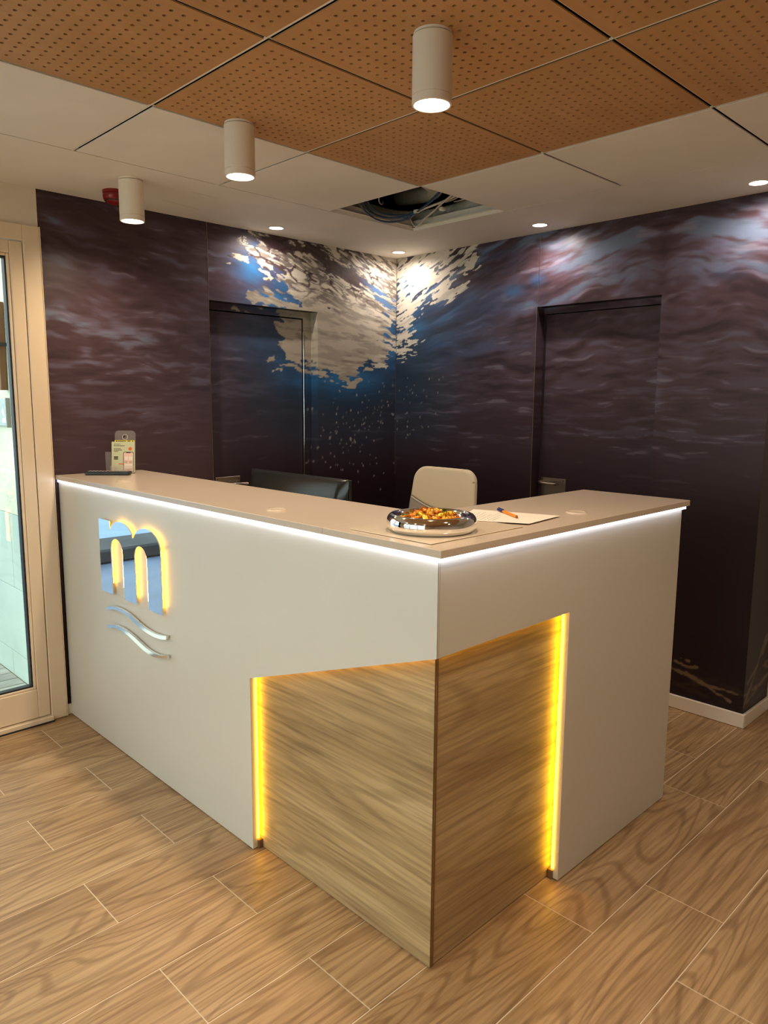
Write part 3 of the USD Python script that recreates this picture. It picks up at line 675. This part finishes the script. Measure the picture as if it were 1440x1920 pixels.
obj('plinth', cat_(bx(.006, 1.0, 0, .03, LY - .01, .01), bx(W0 + .004, W0 + .006, 0, W0 + .03, 1.0, .006), bx(.80, .006, 0, LX - .01, .03, .01), bx(W0 + .02, W0 + .006, 0, .80, W0 + .03, .006)), 'plinth', desk)
obj('foot_block', bx(PT, CL - .008, 0.001, W0, CL + .026, .030, .001), 'edge_oak', desk); obj('foot_block', bx(CR - .006, PT, 0.001, CR + .030, W0, .030, .001), 'edge_oak', desk)
obj('yellow_led_strip', bx(PT + .0006, CL - .0035, .035, PT + .0065, CL + .008, ZL + .004), 'led_yellow', desk, label='vertical yellow light strip, long side')
obj('yellow_led_strip', bx(CR - .0035, PT + .0006, .035, CR + .008, PT + .0065, ZCUT + .004), 'led_yellow', desk, label='vertical yellow light strip, short side')
sl = (ZL - ZCUT) / CL
obj('yellow_led_strip', prism(Polygon([(.03, ZCUT + .03 * sl + .016), (CL + .01, ZL + .016), (CL + .01, ZL + .024), (.03, ZCUT + .03 * sl + .024)]), .003, ((PT + .0006, 0, 0), (0, 1, 0), (0, 0, 1), (1, 0, 0))), 'led_yellow', desk, label='sloping yellow light strip')
obj('yellow_led_strip', bx(.04, PT + .0006, ZCUT + .016, CR + .012, PT + .0036, ZCUT + .024), 'led_yellow', desk, label='level yellow light strip')
obj('white_led_strip', bx(-.0100, -.0100, ZT - .0100, -.0004, LY - .012, ZT - .0004), 'led_white', desk, label='white light strip under the long counter edge')
obj('white_led_strip', bx(-.0004, -.0125, ZT - .0100, LX + .004, -.0009, ZT - .0004), 'led_white', desk, label='white light strip under the short counter edge')
obj('top_rail', cat_(bx(.008, .008, ZP - .03, .05, LY, ZT - .0002), bx(.05, .008, ZP - .03, LX - .004, .05, ZT - .0002)), 'panel_white', desk)
obj('inner_panel', cat_(bx(.34, .36, .004, .36, LY, ZT - .0002), bx(.36, .34, .004, LX - .018, .36, ZT - .0002)), 'panel_white', desk)
ct = thing('countertop', 'pale stone countertop running along both arms of the desk', 'countertop')
obj('slab', bx(-.012, -.0184, ZT, LX + .022, .409, ZC, .0015), 'slab_white', ct)
obj('slab', bx(-.012, .4096, ZT, .400, YM - .003, ZC, .0015), 'slab_white', ct)
for (x, y) in ((.100, 1.834), (.092, .757), (.755, .093)):
    obj('cable_grommet', lathe([(0, ZC + .0015), (.024, ZC + .0015), (.0255, ZC + .0032), (.031, ZC + .0030), (.0335, ZC + .0008), (.0335, ZC - .002), (0, ZC - .002)], 40, (x, y, 0)), 'slab_white', ct, smooth=50)
wt = thing('work_surface', 'white work surface hidden behind the counter carrying the monitor', 'desk')
obj('top', bx(.362, .362, .715, .98, 2.26, .74, .002), 'panel_white', wt)
for (x, y) in ((.93, .45), (.93, 2.2)): obj('leg', bx(x - .025, y - .025, 0.001, x + .025, y + .025, .715, .003), 'chair_frame', wt)
for (x, y) in ((.40, .40), (.40, 2.2)): obj('leg', bx(x - .025, y - .025, 0.001, x + .025, y + .025, .715, .003), 'chair_frame', wt)

# sign on the long front: letter and two waves, standing off the panel
SX = -.018
FR = ((SX + .004, 0, 0), (0, 1, 0), (0, 0, 1), (-1, 0, 0))
def arc(cx, cz, rx, rz, a0, a1, n=18):
    t = np.radians(np.linspace(a0, a1, n)); return [(cx + rx * math.cos(a), cz + rz * math.sin(a)) for a in t]
# y runs leftwards in the picture; outline goes from the first stem's outer edge (largest y) onwards
mo = [(1.832, .690), (1.832, .991), (1.732, .991), (1.731, .957)]
mo += arc(1.633, .938, .099, .060, 18, 170, 22) + [(1.534, .946)]
mo += arc(1.424, .930, .104, .068, 20, 180, 26) + [(1.320, .690), (1.422, .690)]
mo += arc(1.4740, .8745, .0515, .0505, 180, 0, 18) + [(1.523, .690), (1.623, .690)]
mo += arc(1.6765, .8745, .0535, .0505, 180, 0, 18) + [(1.728, .690)]
letter_poly = Polygon(mo).buffer(0)
lt = thing('letter_sign', 'mirror-polished lowercase letter m with yellow glow behind on the desk front', 'letter sign')
obj('letter_face', prism(letter_poly, .004, FR), 'mirror_metal', lt)
inner = letter_poly.buffer(-.020)
def ledpath(pts, name='backlight_strip'):
    ps = LineString(pts).buffer(.005, cap_style=2)
    obj(name, prism(ps, .003, ((SX + .0085, 0, 0), (0, 1, 0), (0, 0, 1), (-1, 0, 0))), 'led_logo', lt, label='yellow light strip hidden behind the letter')
ledpath([(1.738, .735), (1.738, .965)]); ledpath([(1.537, .715), (1.537, .93)]); ledpath([(1.332, .715), (1.332, .93)])
ledpath([(1.636, .735), (1.634, .90)]); ledpath([(1.434, .72), (1.434, .90)])
ledpath(arc(1.633, .935, .078, .048, 30, 160, 14)); ledpath(arc(1.424, .930, .088, .052, 20, 165, 14))
for (y, z) in ((1.79, .75), (1.79, .95), (1.58, .74), (1.38, .74), (1.37, .93)):
    obj('standoff', lathe([(0, 0), (.005, 0), (.005, .0139), (0, .0139)], 12).apply_transform(trimesh.transformations.rotation_matrix(-math.pi / 2, [0, 1, 0])).apply_translation((-.0001, y, z)), 'satin_steel', lt)
def wave(name, top, bot, label):
    t = thing(name, label, 'wave sign', None)
    a, b = spline([(y, z, 0) for y, z in top], 30)[:, :2], spline([(y, z, 0) for y, z in bot], 30)[:, :2]
    obj('wave_face', prism(Polygon(np.vstack([a, b[::-1]])).buffer(0), .010, ((SX + .010, 0, 0), (0, 1, 0), (0, 0, 1), (-1, 0, 0))), 'bright_steel', t)
    m_ = (a[15] + b[15]) / 2
    for k in (5, 15, 24):
        m_ = (a[k] + b[k]) / 2
        obj('standoff', bx(SX + .010, m_[0] - .003, m_[1] - .003, -.0002, m_[0] + .003, m_[1] + .003), 'satin_steel', t)
wave('wave_sign', [(1.802, .621), (1.760, .634), (1.715, .641), (1.662, .643), (1.608, .639), (1.555, .629), (1.497, .616), (1.440, .608), (1.371, .607), (1.297, .618)],
     [(1.801, .610), (1.757, .622), (1.705, .630), (1.650, .630), (1.592, .622), (1.535, .608), (1.484, .598), (1.427, .592), (1.370, .592), (1.298, .604)], 'upper of the two thin polished waves below the letter')
wave('wave_sign', [(1.802, .546), (1.751, .558), (1.694, .565), (1.632, .563), (1.570, .555), (1.508, .542), (1.447, .530), (1.391, .527), (1.342, .532), (1.296, .545)],
     [(1.801, .534), (1.751, .546), (1.694, .553), (1.640, .550), (1.580, .539), (1.527, .526), (1.477, .516), (1.427, .511), (1.376, .515), (1.297, .531)], 'lower of the two thin polished waves below the letter')

# ------------------------------------------------------------------ things on the counter
E = .0006
tag(obj('desk_pad', bx(.022, .042, ZC + E, .398, .335, ZC + .0032, .0012), 'pad_white'), 'thin glossy cream pad on the counter corner under the bowl', 'desk pad')
sh = thing('paper_sheet', 'white sheet of paper with faint handwriting beside the candy bowl', 'paper')
ZPp = ZC + .0040
A4 = np.array([(.615, .048), (.413, .046), (.330, .200), (.560, .360)])
A4 = np.array([(.632, .075), (.440, .052), (.345, .235), (.545, .335)])
obj('page', prism(Polygon(A4), .0006, ((0, 0, ZPp), (1, 0, 0), (0, 1, 0), (0, 0, 1))), 'paper', sh)
for k in range(15):
    a0, a1 = A4[2] + (A4[1] - A4[2]) * (.08 + k * .055), A4[3] + (A4[0] - A4[3]) * (.08 + k * .055)
    lo, hi = (.08, .60 + .32 * rng.random()) if k < 7 else (.1, .35 + .3 * rng.random())
    if k > 7: continue
    p0, p1 = a0 + (a1 - a0) * lo, a0 + (a1 - a0) * hi
    n_ = 26; t = np.linspace(0, 1, n_)[:, None]; pts = p0 + (p1 - p0) * t; pe = (A4[1] - A4[2]); pe = pe / np.linalg.norm(pe)
    pts = pts + pe * (np.sin(np.arange(n_) * 2.1 + k) * .0022)[:, None]
    obj('handwriting', prism(LineString(pts).buffer(.0005, quad_segs=1), .0002, ((0, 0, ZPp + .0006), (1, 0, 0), (0, 1, 0), (0, 0, 1))), 'ink', sh)
pen = thing('ballpoint_pen', 'orange ballpoint pen with a blue cap lying on the paper', 'pen')
P0, P1 = np.array([.574, .262, ZPp + .0055]), np.array([.488, .124, ZPp + .0050])
dp = (P1 - P0) / np.linalg.norm(P1 - P0); ln = np.linalg.norm(P1 - P0)
at = lambda s_: P0 + dp * s_ * ln
obj('barrel', tube([at(.24), at(.5), at(.93)], .0043, 6), 'pen_orange', pen)
obj('cap', tube([at(.0), at(.02), at(.10), at(.28)], [.002, .0044, .0050, .0050], 14), 'pen_blue', pen, smooth=40)
obj('clip', tube([at(.03) + [0, 0, .0058], at(.30) + [0, 0, .0058]], .0012, 6), 'pen_blue', pen)
obj('tip', tube([at(.93), at(.985), at(1.)], [.0040, .0016, .0006], 12), 'pen_tip', pen)
# bowl of sweets
BC = (.166, .172); BZ = ZC + .0034
bowl = thing('chrome_bowl', 'shallow chrome bowl with a thick rounded rim full of sweets', 'bowl')
th = np.radians(np.linspace(-120, 240, 40)[:-1])
ring = [(.1035 + .0165 * math.cos(a), BZ + .0225 + .0225 * math.sin(a)) for a in np.radians(np.linspace(-90, 200, 34))]
dish = [(0, BZ + .002), (.0975, BZ)] + ring[1:] + [(.070, BZ + .010), (.04, BZ + .0075), (0, BZ + .007)]
obj('rim', lathe([(0, BZ)] + ring + [(.068, BZ + .009), (.04, BZ + .0065), (0, BZ + .006)], 96, (BC[0], BC[1], 0)), 'chrome', bowl, smooth=60)
def candy(loc, rz, tilt, sc):
    b = trimesh.creation.icosphere(2, 1.0); v = b.vertices.copy()
    v *= np.array([.0105, .0072, .0066]) * sc
    v += (meshkit.noise(v * 260 + loc[0] * 900, 3)[:, None] - .5) * .0042 * b.vertices
    b.vertices = v; parts = [b]
    for s_ in (-1, 1):
        k = 9; V_, F_ = [], []
        for i_ in range(k):
            a = -1 + 2 * i_ / (k - 1)
            V_ += [(s_ * .0088 * sc, a * .002, 0.0008 * (-1) ** i_), (s_ * (.0175 - .002 * a * a) * sc, a * .0075 * sc, .0022 * (-1) ** i_)]
        for i_ in range(k - 1):
            F_ += [[2 * i_, 2 * i_ + 1, 2 * i_ + 3], [2 * i_, 2 * i_ + 3, 2 * i_ + 2]]
        V_ = np.array(V_); n0 = len(V_); V2 = V_ - [0, 0, .0006]; F_ = np.array(F_)
        parts.append(trimesh.Trimesh(np.vstack([V_, V2]), np.vstack([F_, F_[:, ::-1] + n0]), process=False))
    m = cat_(*parts)
    m.apply_transform(trimesh.transformations.euler_matrix(tilt[0], tilt[1], rz)); m.apply_translation(loc)
    return m
LBL = {'gold': 'amber foil sweet in the chrome bowl', 'orange': 'orange foil sweet in the chrome bowl', 'yellow': 'pale yellow foil sweet in the chrome bowl',
       'red': 'red foil sweet in the chrome bowl', 'green': 'olive green foil sweet in the chrome bowl', 'silver': 'silvery clear-wrapped sweet in the chrome bowl'}
spots = []
for lay, (rmax, zb, step) in enumerate(((.070, BZ + .018, .0240), (.080, BZ + .037, .0225), (.066, BZ + .050, .0235))):
    for a in np.arange(-4, 5):
        for b in np.arange(-4, 5):
            x, y = (a + .5 * (b % 2) + .25 * lay) * step, b * step * .87
            if math.hypot(x, y) < rmax: spots.append((x + rng.normal(0, .0018), y + rng.normal(0, .0018), zb + rng.normal(0, .0022) - .12 * (x * x + y * y) / rmax * lay))
for (x, y, z) in spots:
    # amber and orange to the left, red in the middle, olive and silver towards the back right (view axes: right = (.715, -.70))
    right = (.715 * x - .70 * y) / .07; fw_ = (.70 * x + .715 * y) / .07
    w = np.array([.34, .22 + .2 * (right < 0), .22, .06 + .22 * (abs(right - .25) < .2), .04 + .3 * (right > .3 and fw_ > 0), .03 + .12 * (right > .25)]); w /= w.sum()
    cn = ['gold', 'orange', 'yellow', 'red', 'green', 'silver'][int(rng.choice(6, p=w))]
    m = candy((BC[0] + x, BC[1] + y, z), rng.uniform(0, 6.28), rng.normal(0, .45, 2), rng.uniform(.85, 1.12))
    where = 'in the middle of the heap' if math.hypot(x, y) < .032 else ('at the right end of the heap' if right > .55 else 'at the left end of the heap' if right < -.55 else 'along the back of the heap' if fw_ > 0 else 'along the front of the heap')
    tag(obj('wrapped_candy', m, 'foil_' + cn, smooth=25), LBL[cn] + ', ' + where, 'candy', cn + ' sweets ' + where)
# remote control
rc = thing('remote_control', 'slim black remote control with rows of small buttons by the leaflets', 'remote control')
RR, RF = np.array([.763, -.646, 0]), np.array([.646, .763, 0])
def local(o, ext, ch, tilt=0.):
    """box in a frame turned to RR (x) / RF (y): ext = (x0, y0, z0, x1, y1, z1) about o"""
    m = bx(*ext, ch)
    if tilt: m.apply_transform(trimesh.transformations.rotation_matrix(-tilt, [1, 0, 0]))
    M = np.eye(4); M[:3, 0], M[:3, 1], M[:3, 3] = RR, RF, o
    m.apply_transform(M); return m
RO = np.array([.172, 2.143, ZC + E])
obj('case', local(RO, (-.098, -.024, 0, .098, .024, .016), .004), 'dark_plastic', rc)
for i in range(12):
    for j in range(3):
        obj('button', local(RO, (-.086 + i * .0150, -.017 + j * .0125, .0155, -.077 + i * .0150, -.0095 + j * .0125, .0180), .001), 'button_red' if (i, j) in ((6, 1), (4, 2)) else 'button_grey', rc)
# leaflet holder
ho = thing('leaflet_holder', 'clear acrylic stand holding leaflets at the wall end of the counter', 'leaflet holder')
HO = np.array([.240, 2.172, ZC + E]); TL = math.radians(9)
obj('base', local(HO, (-.062, -.016, 0, .055, .035, .003), .001), 'acrylic', ho)
def rr(w, h, r): return sbox(-w / 2 + r, 0, w / 2 - r, h - r).union(sbox(-w / 2, 0, w / 2, h - 2 * r)).buffer(0).union(sbox(-w / 2 + r, r, w / 2 - r, h - r).buffer(r)).union(sbox(-w / 2, 0, w / 2, r))
def plate(poly, d, y, z, x=0.):
    m = trimesh.creation.extrude_polygon(poly, d, engine='earcut')      # xy -> x, z ; extruded towards the viewer
    M = np.array([[1, 0, 0, x], [0, 0, 1, y], [0, 1, 0, z], [0, 0, 0, 1.]]); m.apply_transform(M); m.fix_normals()
    m.apply_transform(trimesh.transformations.rotation_matrix(-TL, [1, 0, 0]))
    K = np.eye(4); K[:3, 0], K[:3, 1], K[:3, 3] = RR, RF, HO + [0, 0, .004]
    m.apply_transform(K); return m
hole = shapely.Point(-.004, .168).buffer(.0055)
obj('back_plate', plate(rr(.094, .196, .018).difference(hole), .003, .018, 0, .018), 'acrylic', ho)
obj('hole_ring', plate(shapely.Point(0, .166).buffer(.013).difference(shapely.Point(0, .166).buffer(.0115)), .001, .0165, 0, .018), 'label_white', ho)
obj('front_lip', plate(rr(.108, .032, .004), .0025, -.006, 0, .010), 'acrylic', ho)
obj('side_cheek', local(HO, (-.060, -.012, .0035, -.034, -.009, .100), .001), 'acrylic', ho)
ly = thing('leaflet', 'yellow leaflet showing just its top edge behind the pale green one', 'leaflet', 'leaflets in the acrylic holder')
obj('sheet', plate(sbox(-.045, 0, .045, .150), .001, .010, 0, .018), 'leaflet_yellow', ly)
x = -.040
for k in range(13):
    w_ = rng.uniform(.003, .006)
    if k not in (8, 11): obj('lettering', plate(sbox(x, .1435, x + w_, .1482), .0002, .0095, 0, .018), 'ink_dark', ly)
    x += w_ + .0015
lg = thing('leaflet', 'pale green leaflet picturing a phone in front of the yellow one', 'leaflet', 'leaflets in the acrylic holder')
yl_ = .004
obj('sheet', plate(sbox(-.0525, 0, .0525, .143), .004, yl_, 0, .013), 'leaflet_green', lg)
def pr(name, poly, m, d=.0003, lay=0): obj(name, plate(poly, d, yl_ - d - .0001 - lay * .0004, 0, .013), m, lg)
for (a, b, z, h) in ((-.042, -.010, .130, .004), (-.042, .006, .1225, .005), (-.042, -.012, .110, .004), (-.042, .000, .1025, .005), (-.042, -.020, .0965, .003)):
    x = a
    while x < b - .004:
        w_ = rng.uniform(.003, .008); pr('text_line', sbox(x, z, min(x + w_, b), z + h * .62), 'ink_dark'); x += w_ + .0016
for k in range(4): pr('small_print', sbox(-.044, .008 + k * .005, -.044 + rng.uniform(.016, .026), .0095 + k * .005), 'ink')
pr('badge', sbox(-.042, .069, -.023, .0745), 'ink_dark'); pr('badge', sbox(-.042, .0605, -.023, .066), 'ink_dark')
pr('red_dot', shapely.Point(.032, .110).buffer(.008), 'leaflet_red')
pr('red_text', sbox(-.020, .038, .006, .042), 'leaflet_red')
pr('phone_body', rr(.047, .092, .006).buffer(0) if False else shapely.affinity.translate(rr(.047, .092, .006), .024, .004), 'ink_dark')
pr('phone_screen', shapely.affinity.translate(rr(.0425, .0875, .005), .024, .0062), 'leaflet_pink', lay=1)
pr('phone_notch', sbox(.014, .0905, .034, .094), 'ink_dark', lay=2)
for (a, b, c, d) in ((.006, .058, .022, .074), (.026, .058, .042, .074)): pr('phone_tile', sbox(a, b, c, d), 'paper', lay=2)
for (a, c, z) in ((.006, .020, .050), (.027, .041, .050), (.006, .019, .044), (.027, .040, .044), (.016, .033, .011)): pr('phone_text', sbox(a, z, c, z + .0022), 'ink', lay=2)
pr('phone_card', sbox(.006, .020, .042, .040), 'paper', lay=2)

# ------------------------------------------------------------------ monitor behind the counter
mo_ = thing('computer_monitor', 'black computer monitor seen from behind over the counter', 'monitor')
MX, MY0, MY1, MZ0, MZ1 = .612, 1.000, 1.655, .80, 1.170
obj('bezel', bx(MX, MY0, MZ0, MX + .014, MY1, MZ1, .002), 'monitor_black', mo_)
obj('screen', bx(MX + .0141, MY0 + .01, MZ0 + .02, MX + .0150, MY1 - .01, MZ1 - .01), 'screen_black', mo_)
prof = [(0, 1.), (.004, 1.), (.010, .985), (.016, .95), (.024, .90), (.034, .80), (.045, .65), (.05, .5), (.045, .2), (.02, .04), (0, 0)]
def shell():
    V_, F_ = [], []
    ny = 26; ys = np.linspace(0, 1, ny)
    for t in ys:
        e = min(t, 1 - t); kx = sm(0, .045, np.array(e)) ** .6
        V_ += [(MX - .0005 - p * (0.12 + .88 * kx), MY0 + .001 + (MY1 - MY0 - .002) * t, MZ0 + .001 + (MZ1 - MZ0 - .002) * q) for p, q in prof]
    n_ = len(prof)
    for i in range(ny - 1):
        for j in range(n_ - 1):
            a = i * n_ + j; F_ += [[a, a + 1, a + n_ + 1], [a, a + n_ + 1, a + n_]]
    m = trimesh.Trimesh(V_, F_, process=False); m.fix_normals()
    return m
s_ = shell()
if np.mean(s_.face_normals[:, 0]) > 0: s_.invert()
obj('back_shell', s_, 'monitor_black', mo_, smooth=50)
obj('stand_neck', bx(MX - .055, 1.29, .75, MX - .03, 1.37, .95, .004), 'monitor_black', mo_)
obj('stand_foot', bx(MX - .11, 1.22, .7405, MX + .08, 1.44, .752, .004), 'monitor_black', mo_)

# ------------------------------------------------------------------ office chair behind the counter
ch = thing('office_chair', 'cream office chair with a rounded backrest behind the counter', 'office chair')
CX, CY = 1.46, 1.290
def rrect(w0, w1, z0, z1, r):
    p = Polygon([(-w0 / 2 + r, z0 + r), (w0 / 2 - r, z0 + r), (w1 / 2 - r, z1 - r), (-w1 / 2 + r, z1 - r)])
    return p.buffer(r, quad_segs=12)
outl = rrect(.455, .405, .70, 1.146, .075)
seam = [(.30, 1.015), (.24, 1.005), (.16, .972), (.08, .945), (0, .935), (-.10, .937), (-.18, .945), (-.24, .955), (-.30, .958)]
sp = spline([(a, b, 0) for a, b in seam], 40)[:, :2]
upper = outl.intersection(Polygon(list(map(tuple, sp)) + [(-.4, 1.4), (.4, 1.4)]).buffer(0))
upper = max(getattr(upper, 'geoms', [upper]), key=lambda g: g.area)
lower = outl.difference(upper.buffer(1e-6))
lower = max(getattr(lower, 'geoms', [lower]), key=lambda g: g.area)
def bent(poly, d, puff=0.):
    poly = shapely.segmentize(poly, .012).buffer(0)
    poly = max(getattr(poly, 'geoms', [poly]), key=lambda g: g.area)
    m = trimesh.creation.extrude_polygon(poly, d, engine='earcut')
    v, f = trimesh.remesh.subdivide_to_size(np.asarray(m.vertices), np.asarray(m.faces), .015)
    m = trimesh.Trimesh(v, f); v = m.vertices.copy()
    yy, zz, dd = v[:, 0], v[:, 1], v[:, 2]
    ins = shapely.distance(shapely.points(yy, zz), poly.exterior)
    e = np.sqrt(np.clip(1 - (1 - np.clip(ins / .016, 0, 1)) ** 2, 0, 1))
    dd = d / 2 + (dd - d / 2) * (.35 + .65 * e)
    x = CX + dd - .9 * yy * yy * -1 * -.35 + .10 * (zz - .72) + .12 * (zz - .95) ** 2
    m.vertices = np.stack([x, CY + yy, zz], -1); m.fix_normals(); return m
obj('backrest', bent(upper, .034), 'chair_fabric', ch, smooth=40)
obj('lumbar_panel', bent(lower, .026), 'chair_mesh', ch, label='grey lower part of the backrest', smooth=40)
sy = np.array([p for p in sp if outl.buffer(-.004).contains(shapely.Point(*p))])
obj('piping', tube(np.stack([CX - .001 + .10 * (sy[:, 1] - .72) + .12 * (sy[:, 1] - .95) ** 2 - .315 * sy[:, 0] ** 2, CY + sy[:, 0], sy[:, 1]], -1), .004, 8), 'chair_frame', ch, smooth=40)
obj('seat', bx(CX - .47, CY - .23, .44, CX - .02, CY + .23, .52, .03), 'chair_fabric', ch)
obj('back_stem', tube(spline([(CX - .15, CY, .44), (CX + .05, CY, .46), (CX + .075, CY, .60), (CX + .06, CY, .80)], 20), .018, 10), 'chair_frame', ch, smooth=40)
obj('gas_lift', lathe([(0, .08), (.028, .08), (.028, .25), (.018, .25), (.018, .44), (0, .44)], 24, (CX - .245, CY, 0)), 'chair_frame', ch, smooth=35)
for k in range(5):
    a = k * 2 * math.pi / 5 + .3; c_, s__ = math.cos(a), math.sin(a)
    obj('base_leg', tube([(CX - .245, CY, .105), (CX - .245 + .15 * c_, CY + .15 * s__, .095), (CX - .245 + .29 * c_, CY + .29 * s__, .075)], [.024, .019, .014], 10), 'chair_frame', ch, smooth=40)
    cst = trimesh.creation.cylinder(.028, .04, sections=20); cst.apply_transform(trimesh.transformations.rotation_matrix(math.pi / 2, [-s__, c_, 0] if False else [c_, s__, 0]))
    cst.apply_translation((CX - .245 + .29 * c_, CY + .29 * s__, .0285)); obj('caster', cst, 'rubber_black', ch, smooth=35)

# ------------------------------------------------------------------ fire alarm and what hangs in the ceiling opening
fa = thing('fire_alarm', 'dark red round fire alarm on the ceiling by the left mural', 'fire alarm')
AX, AY = .232, 2.085
obj('base', lathe([(0, H), (.050, H), (.050, H - .012), (0, H - .012)], 40, (AX, AY, 0)), 'alarm_red', fa, smooth=35)
obj('dome', lathe([(0, H - .012), (.047, H - .012), (.050, H - .020), (.047, H - .036), (.036, H - .048), (.020, H - .053), (0, H - .054)], 40, (AX, AY, 0)), 'alarm_red', fa, smooth=50)
obj('sounder_slot', lathe([(.0400, H - .0440), (.0412, H - .0446), (.0440, H - .0412), (.0425, H - .0405), (.0400, H - .0440)], 40, (AX, AY, 0)), 'rubber_black', fa, smooth=50)
def cable(name, pts, r, m, label, cat, group=None, lab=None, n=50):
    t = thing(name, label, cat, group)
    obj('sheath', tube(spline(pts, n), r, 8), m, t, smooth=50)
    return t
B = [(1.199, 1.578, 2.384), (1.312, 1.649, 2.374), (1.41, 1.675, 2.366), (1.475, 1.668, 2.366), (1.523, 1.626, 2.374), (1.479, 1.477, 2.384), (1.455, 1.373, 2.404), (1.424, 1.289, 2.424), (1.38, 1.15, 2.47)]
B2 = [(1.20, 1.59, 2.42), (1.28, 1.635, 2.404), (1.399, 1.668, 2.384), (1.488, 1.645, 2.384), (1.505, 1.55, 2.384), (1.504, 1.473, 2.404), (1.455, 1.329, 2.434), (1.40, 1.16, 2.48)]
for k, (pts, off, lb) in enumerate(((B, (0, 0, 0), 'lowest-hanging blue cable looping across the ceiling opening'), (B2, (0, 0, 0), 'higher blue cable crossing behind the lowest blue loop'), (B2, (.012, -.012, .012), 'topmost blue cable in the ceiling opening'))):
    cable('blue_cable', np.array(pts) + off, .0042, 'cable_blue', lb, 'cable', 'blue cables in the ceiling opening')
w_ = cable('white_cable', [(1.60, 1.66, 2.43), (1.640, 1.665, 2.39), (1.638, 1.645, 2.370), (1.602, 1.554, 2.376), (1.577, 1.475, 2.394), (1.526, 1.374, 2.404), (1.461, 1.247, 2.414), (1.42, 1.10, 2.45)], .0045, 'cable_white', 'pale cable dropping to a sharp bend at the front corner of the opening', 'cable')
w_ = cable('white_cable', [(1.484, 1.482, 2.389), (1.483, 1.416, 2.394), (1.505, 1.366, 2.408), (1.487, 1.242, 2.418), (1.455, 1.10, 2.45)], .006, 'cable_white', 'thick pale cable joined to the blue cables by a white plug', 'cable')
obj('plug', bx(1.475, 1.470, 2.380, 1.491, 1.500, 2.396, .002), 'label_white', w_)
for a, b, lb in (((1.445, 1.10, 2.43), (1.667, 1.461, 2.46), 'left one of two thin pale wires slanting up behind the opening'), ((1.50, 1.10, 2.43), (1.690, 1.423, 2.46), 'right one of two thin pale wires slanting up behind the opening')):
    m_ = (np.array(a) + b) / 2 + [0, 0, -.012]
    cable('thin_wire', [a, m_, b], .0035, 'cable_white', lb, 'wire')
cable('hanging_wire', [(1.40, 1.66, 2.52), (1.335, 1.60, 2.46), (1.300, 1.56, 2.43), (1.34, 1.60, 2.428), (1.42, 1.66, 2.44), (1.46, 1.70, 2.47)], .0032, 'cable_white', 'thin wire looping down in the left end of the opening', 'wire')
jb = tag(obj('wire_connector', cat_(bx(1.545, 1.375, 2.388, 1.575, 1.398, 2.404, .003), bx(1.552, 1.392, 2.402, 1.566, 1.408, 2.420, .003)), 'label_white'), 'white wire connector among the cables in the ceiling opening', 'connector')
def hose(pts, r, n=160):
    p = spline(pts, n); return tube(p, r * (1 + .035 * np.sin(np.arange(n) * 1.6)), 18)
tag(obj('air_hose', hose([(1.20, 1.84, 2.46), (1.50, 1.82, 2.446), (1.71, 1.79, 2.446), (1.79, 1.62, 2.446), (1.76, 1.40, 2.446), (1.70, 1.1, 2.450)], .034), 'duct_grey', smooth=60), 'lower grey air hose curving along the ceiling opening', 'air hose')
tag(obj('air_hose', hose([(1.40, 1.40, 2.60), (1.52, 1.50, 2.565), (1.62, 1.52, 2.555), (1.72, 1.58, 2.555), (1.80, 1.75, 2.57), (1.84, 1.95, 2.60)], .040), 'duct_grey', smooth=60), 'higher grey air hose at the back of the ceiling opening', 'air hose')
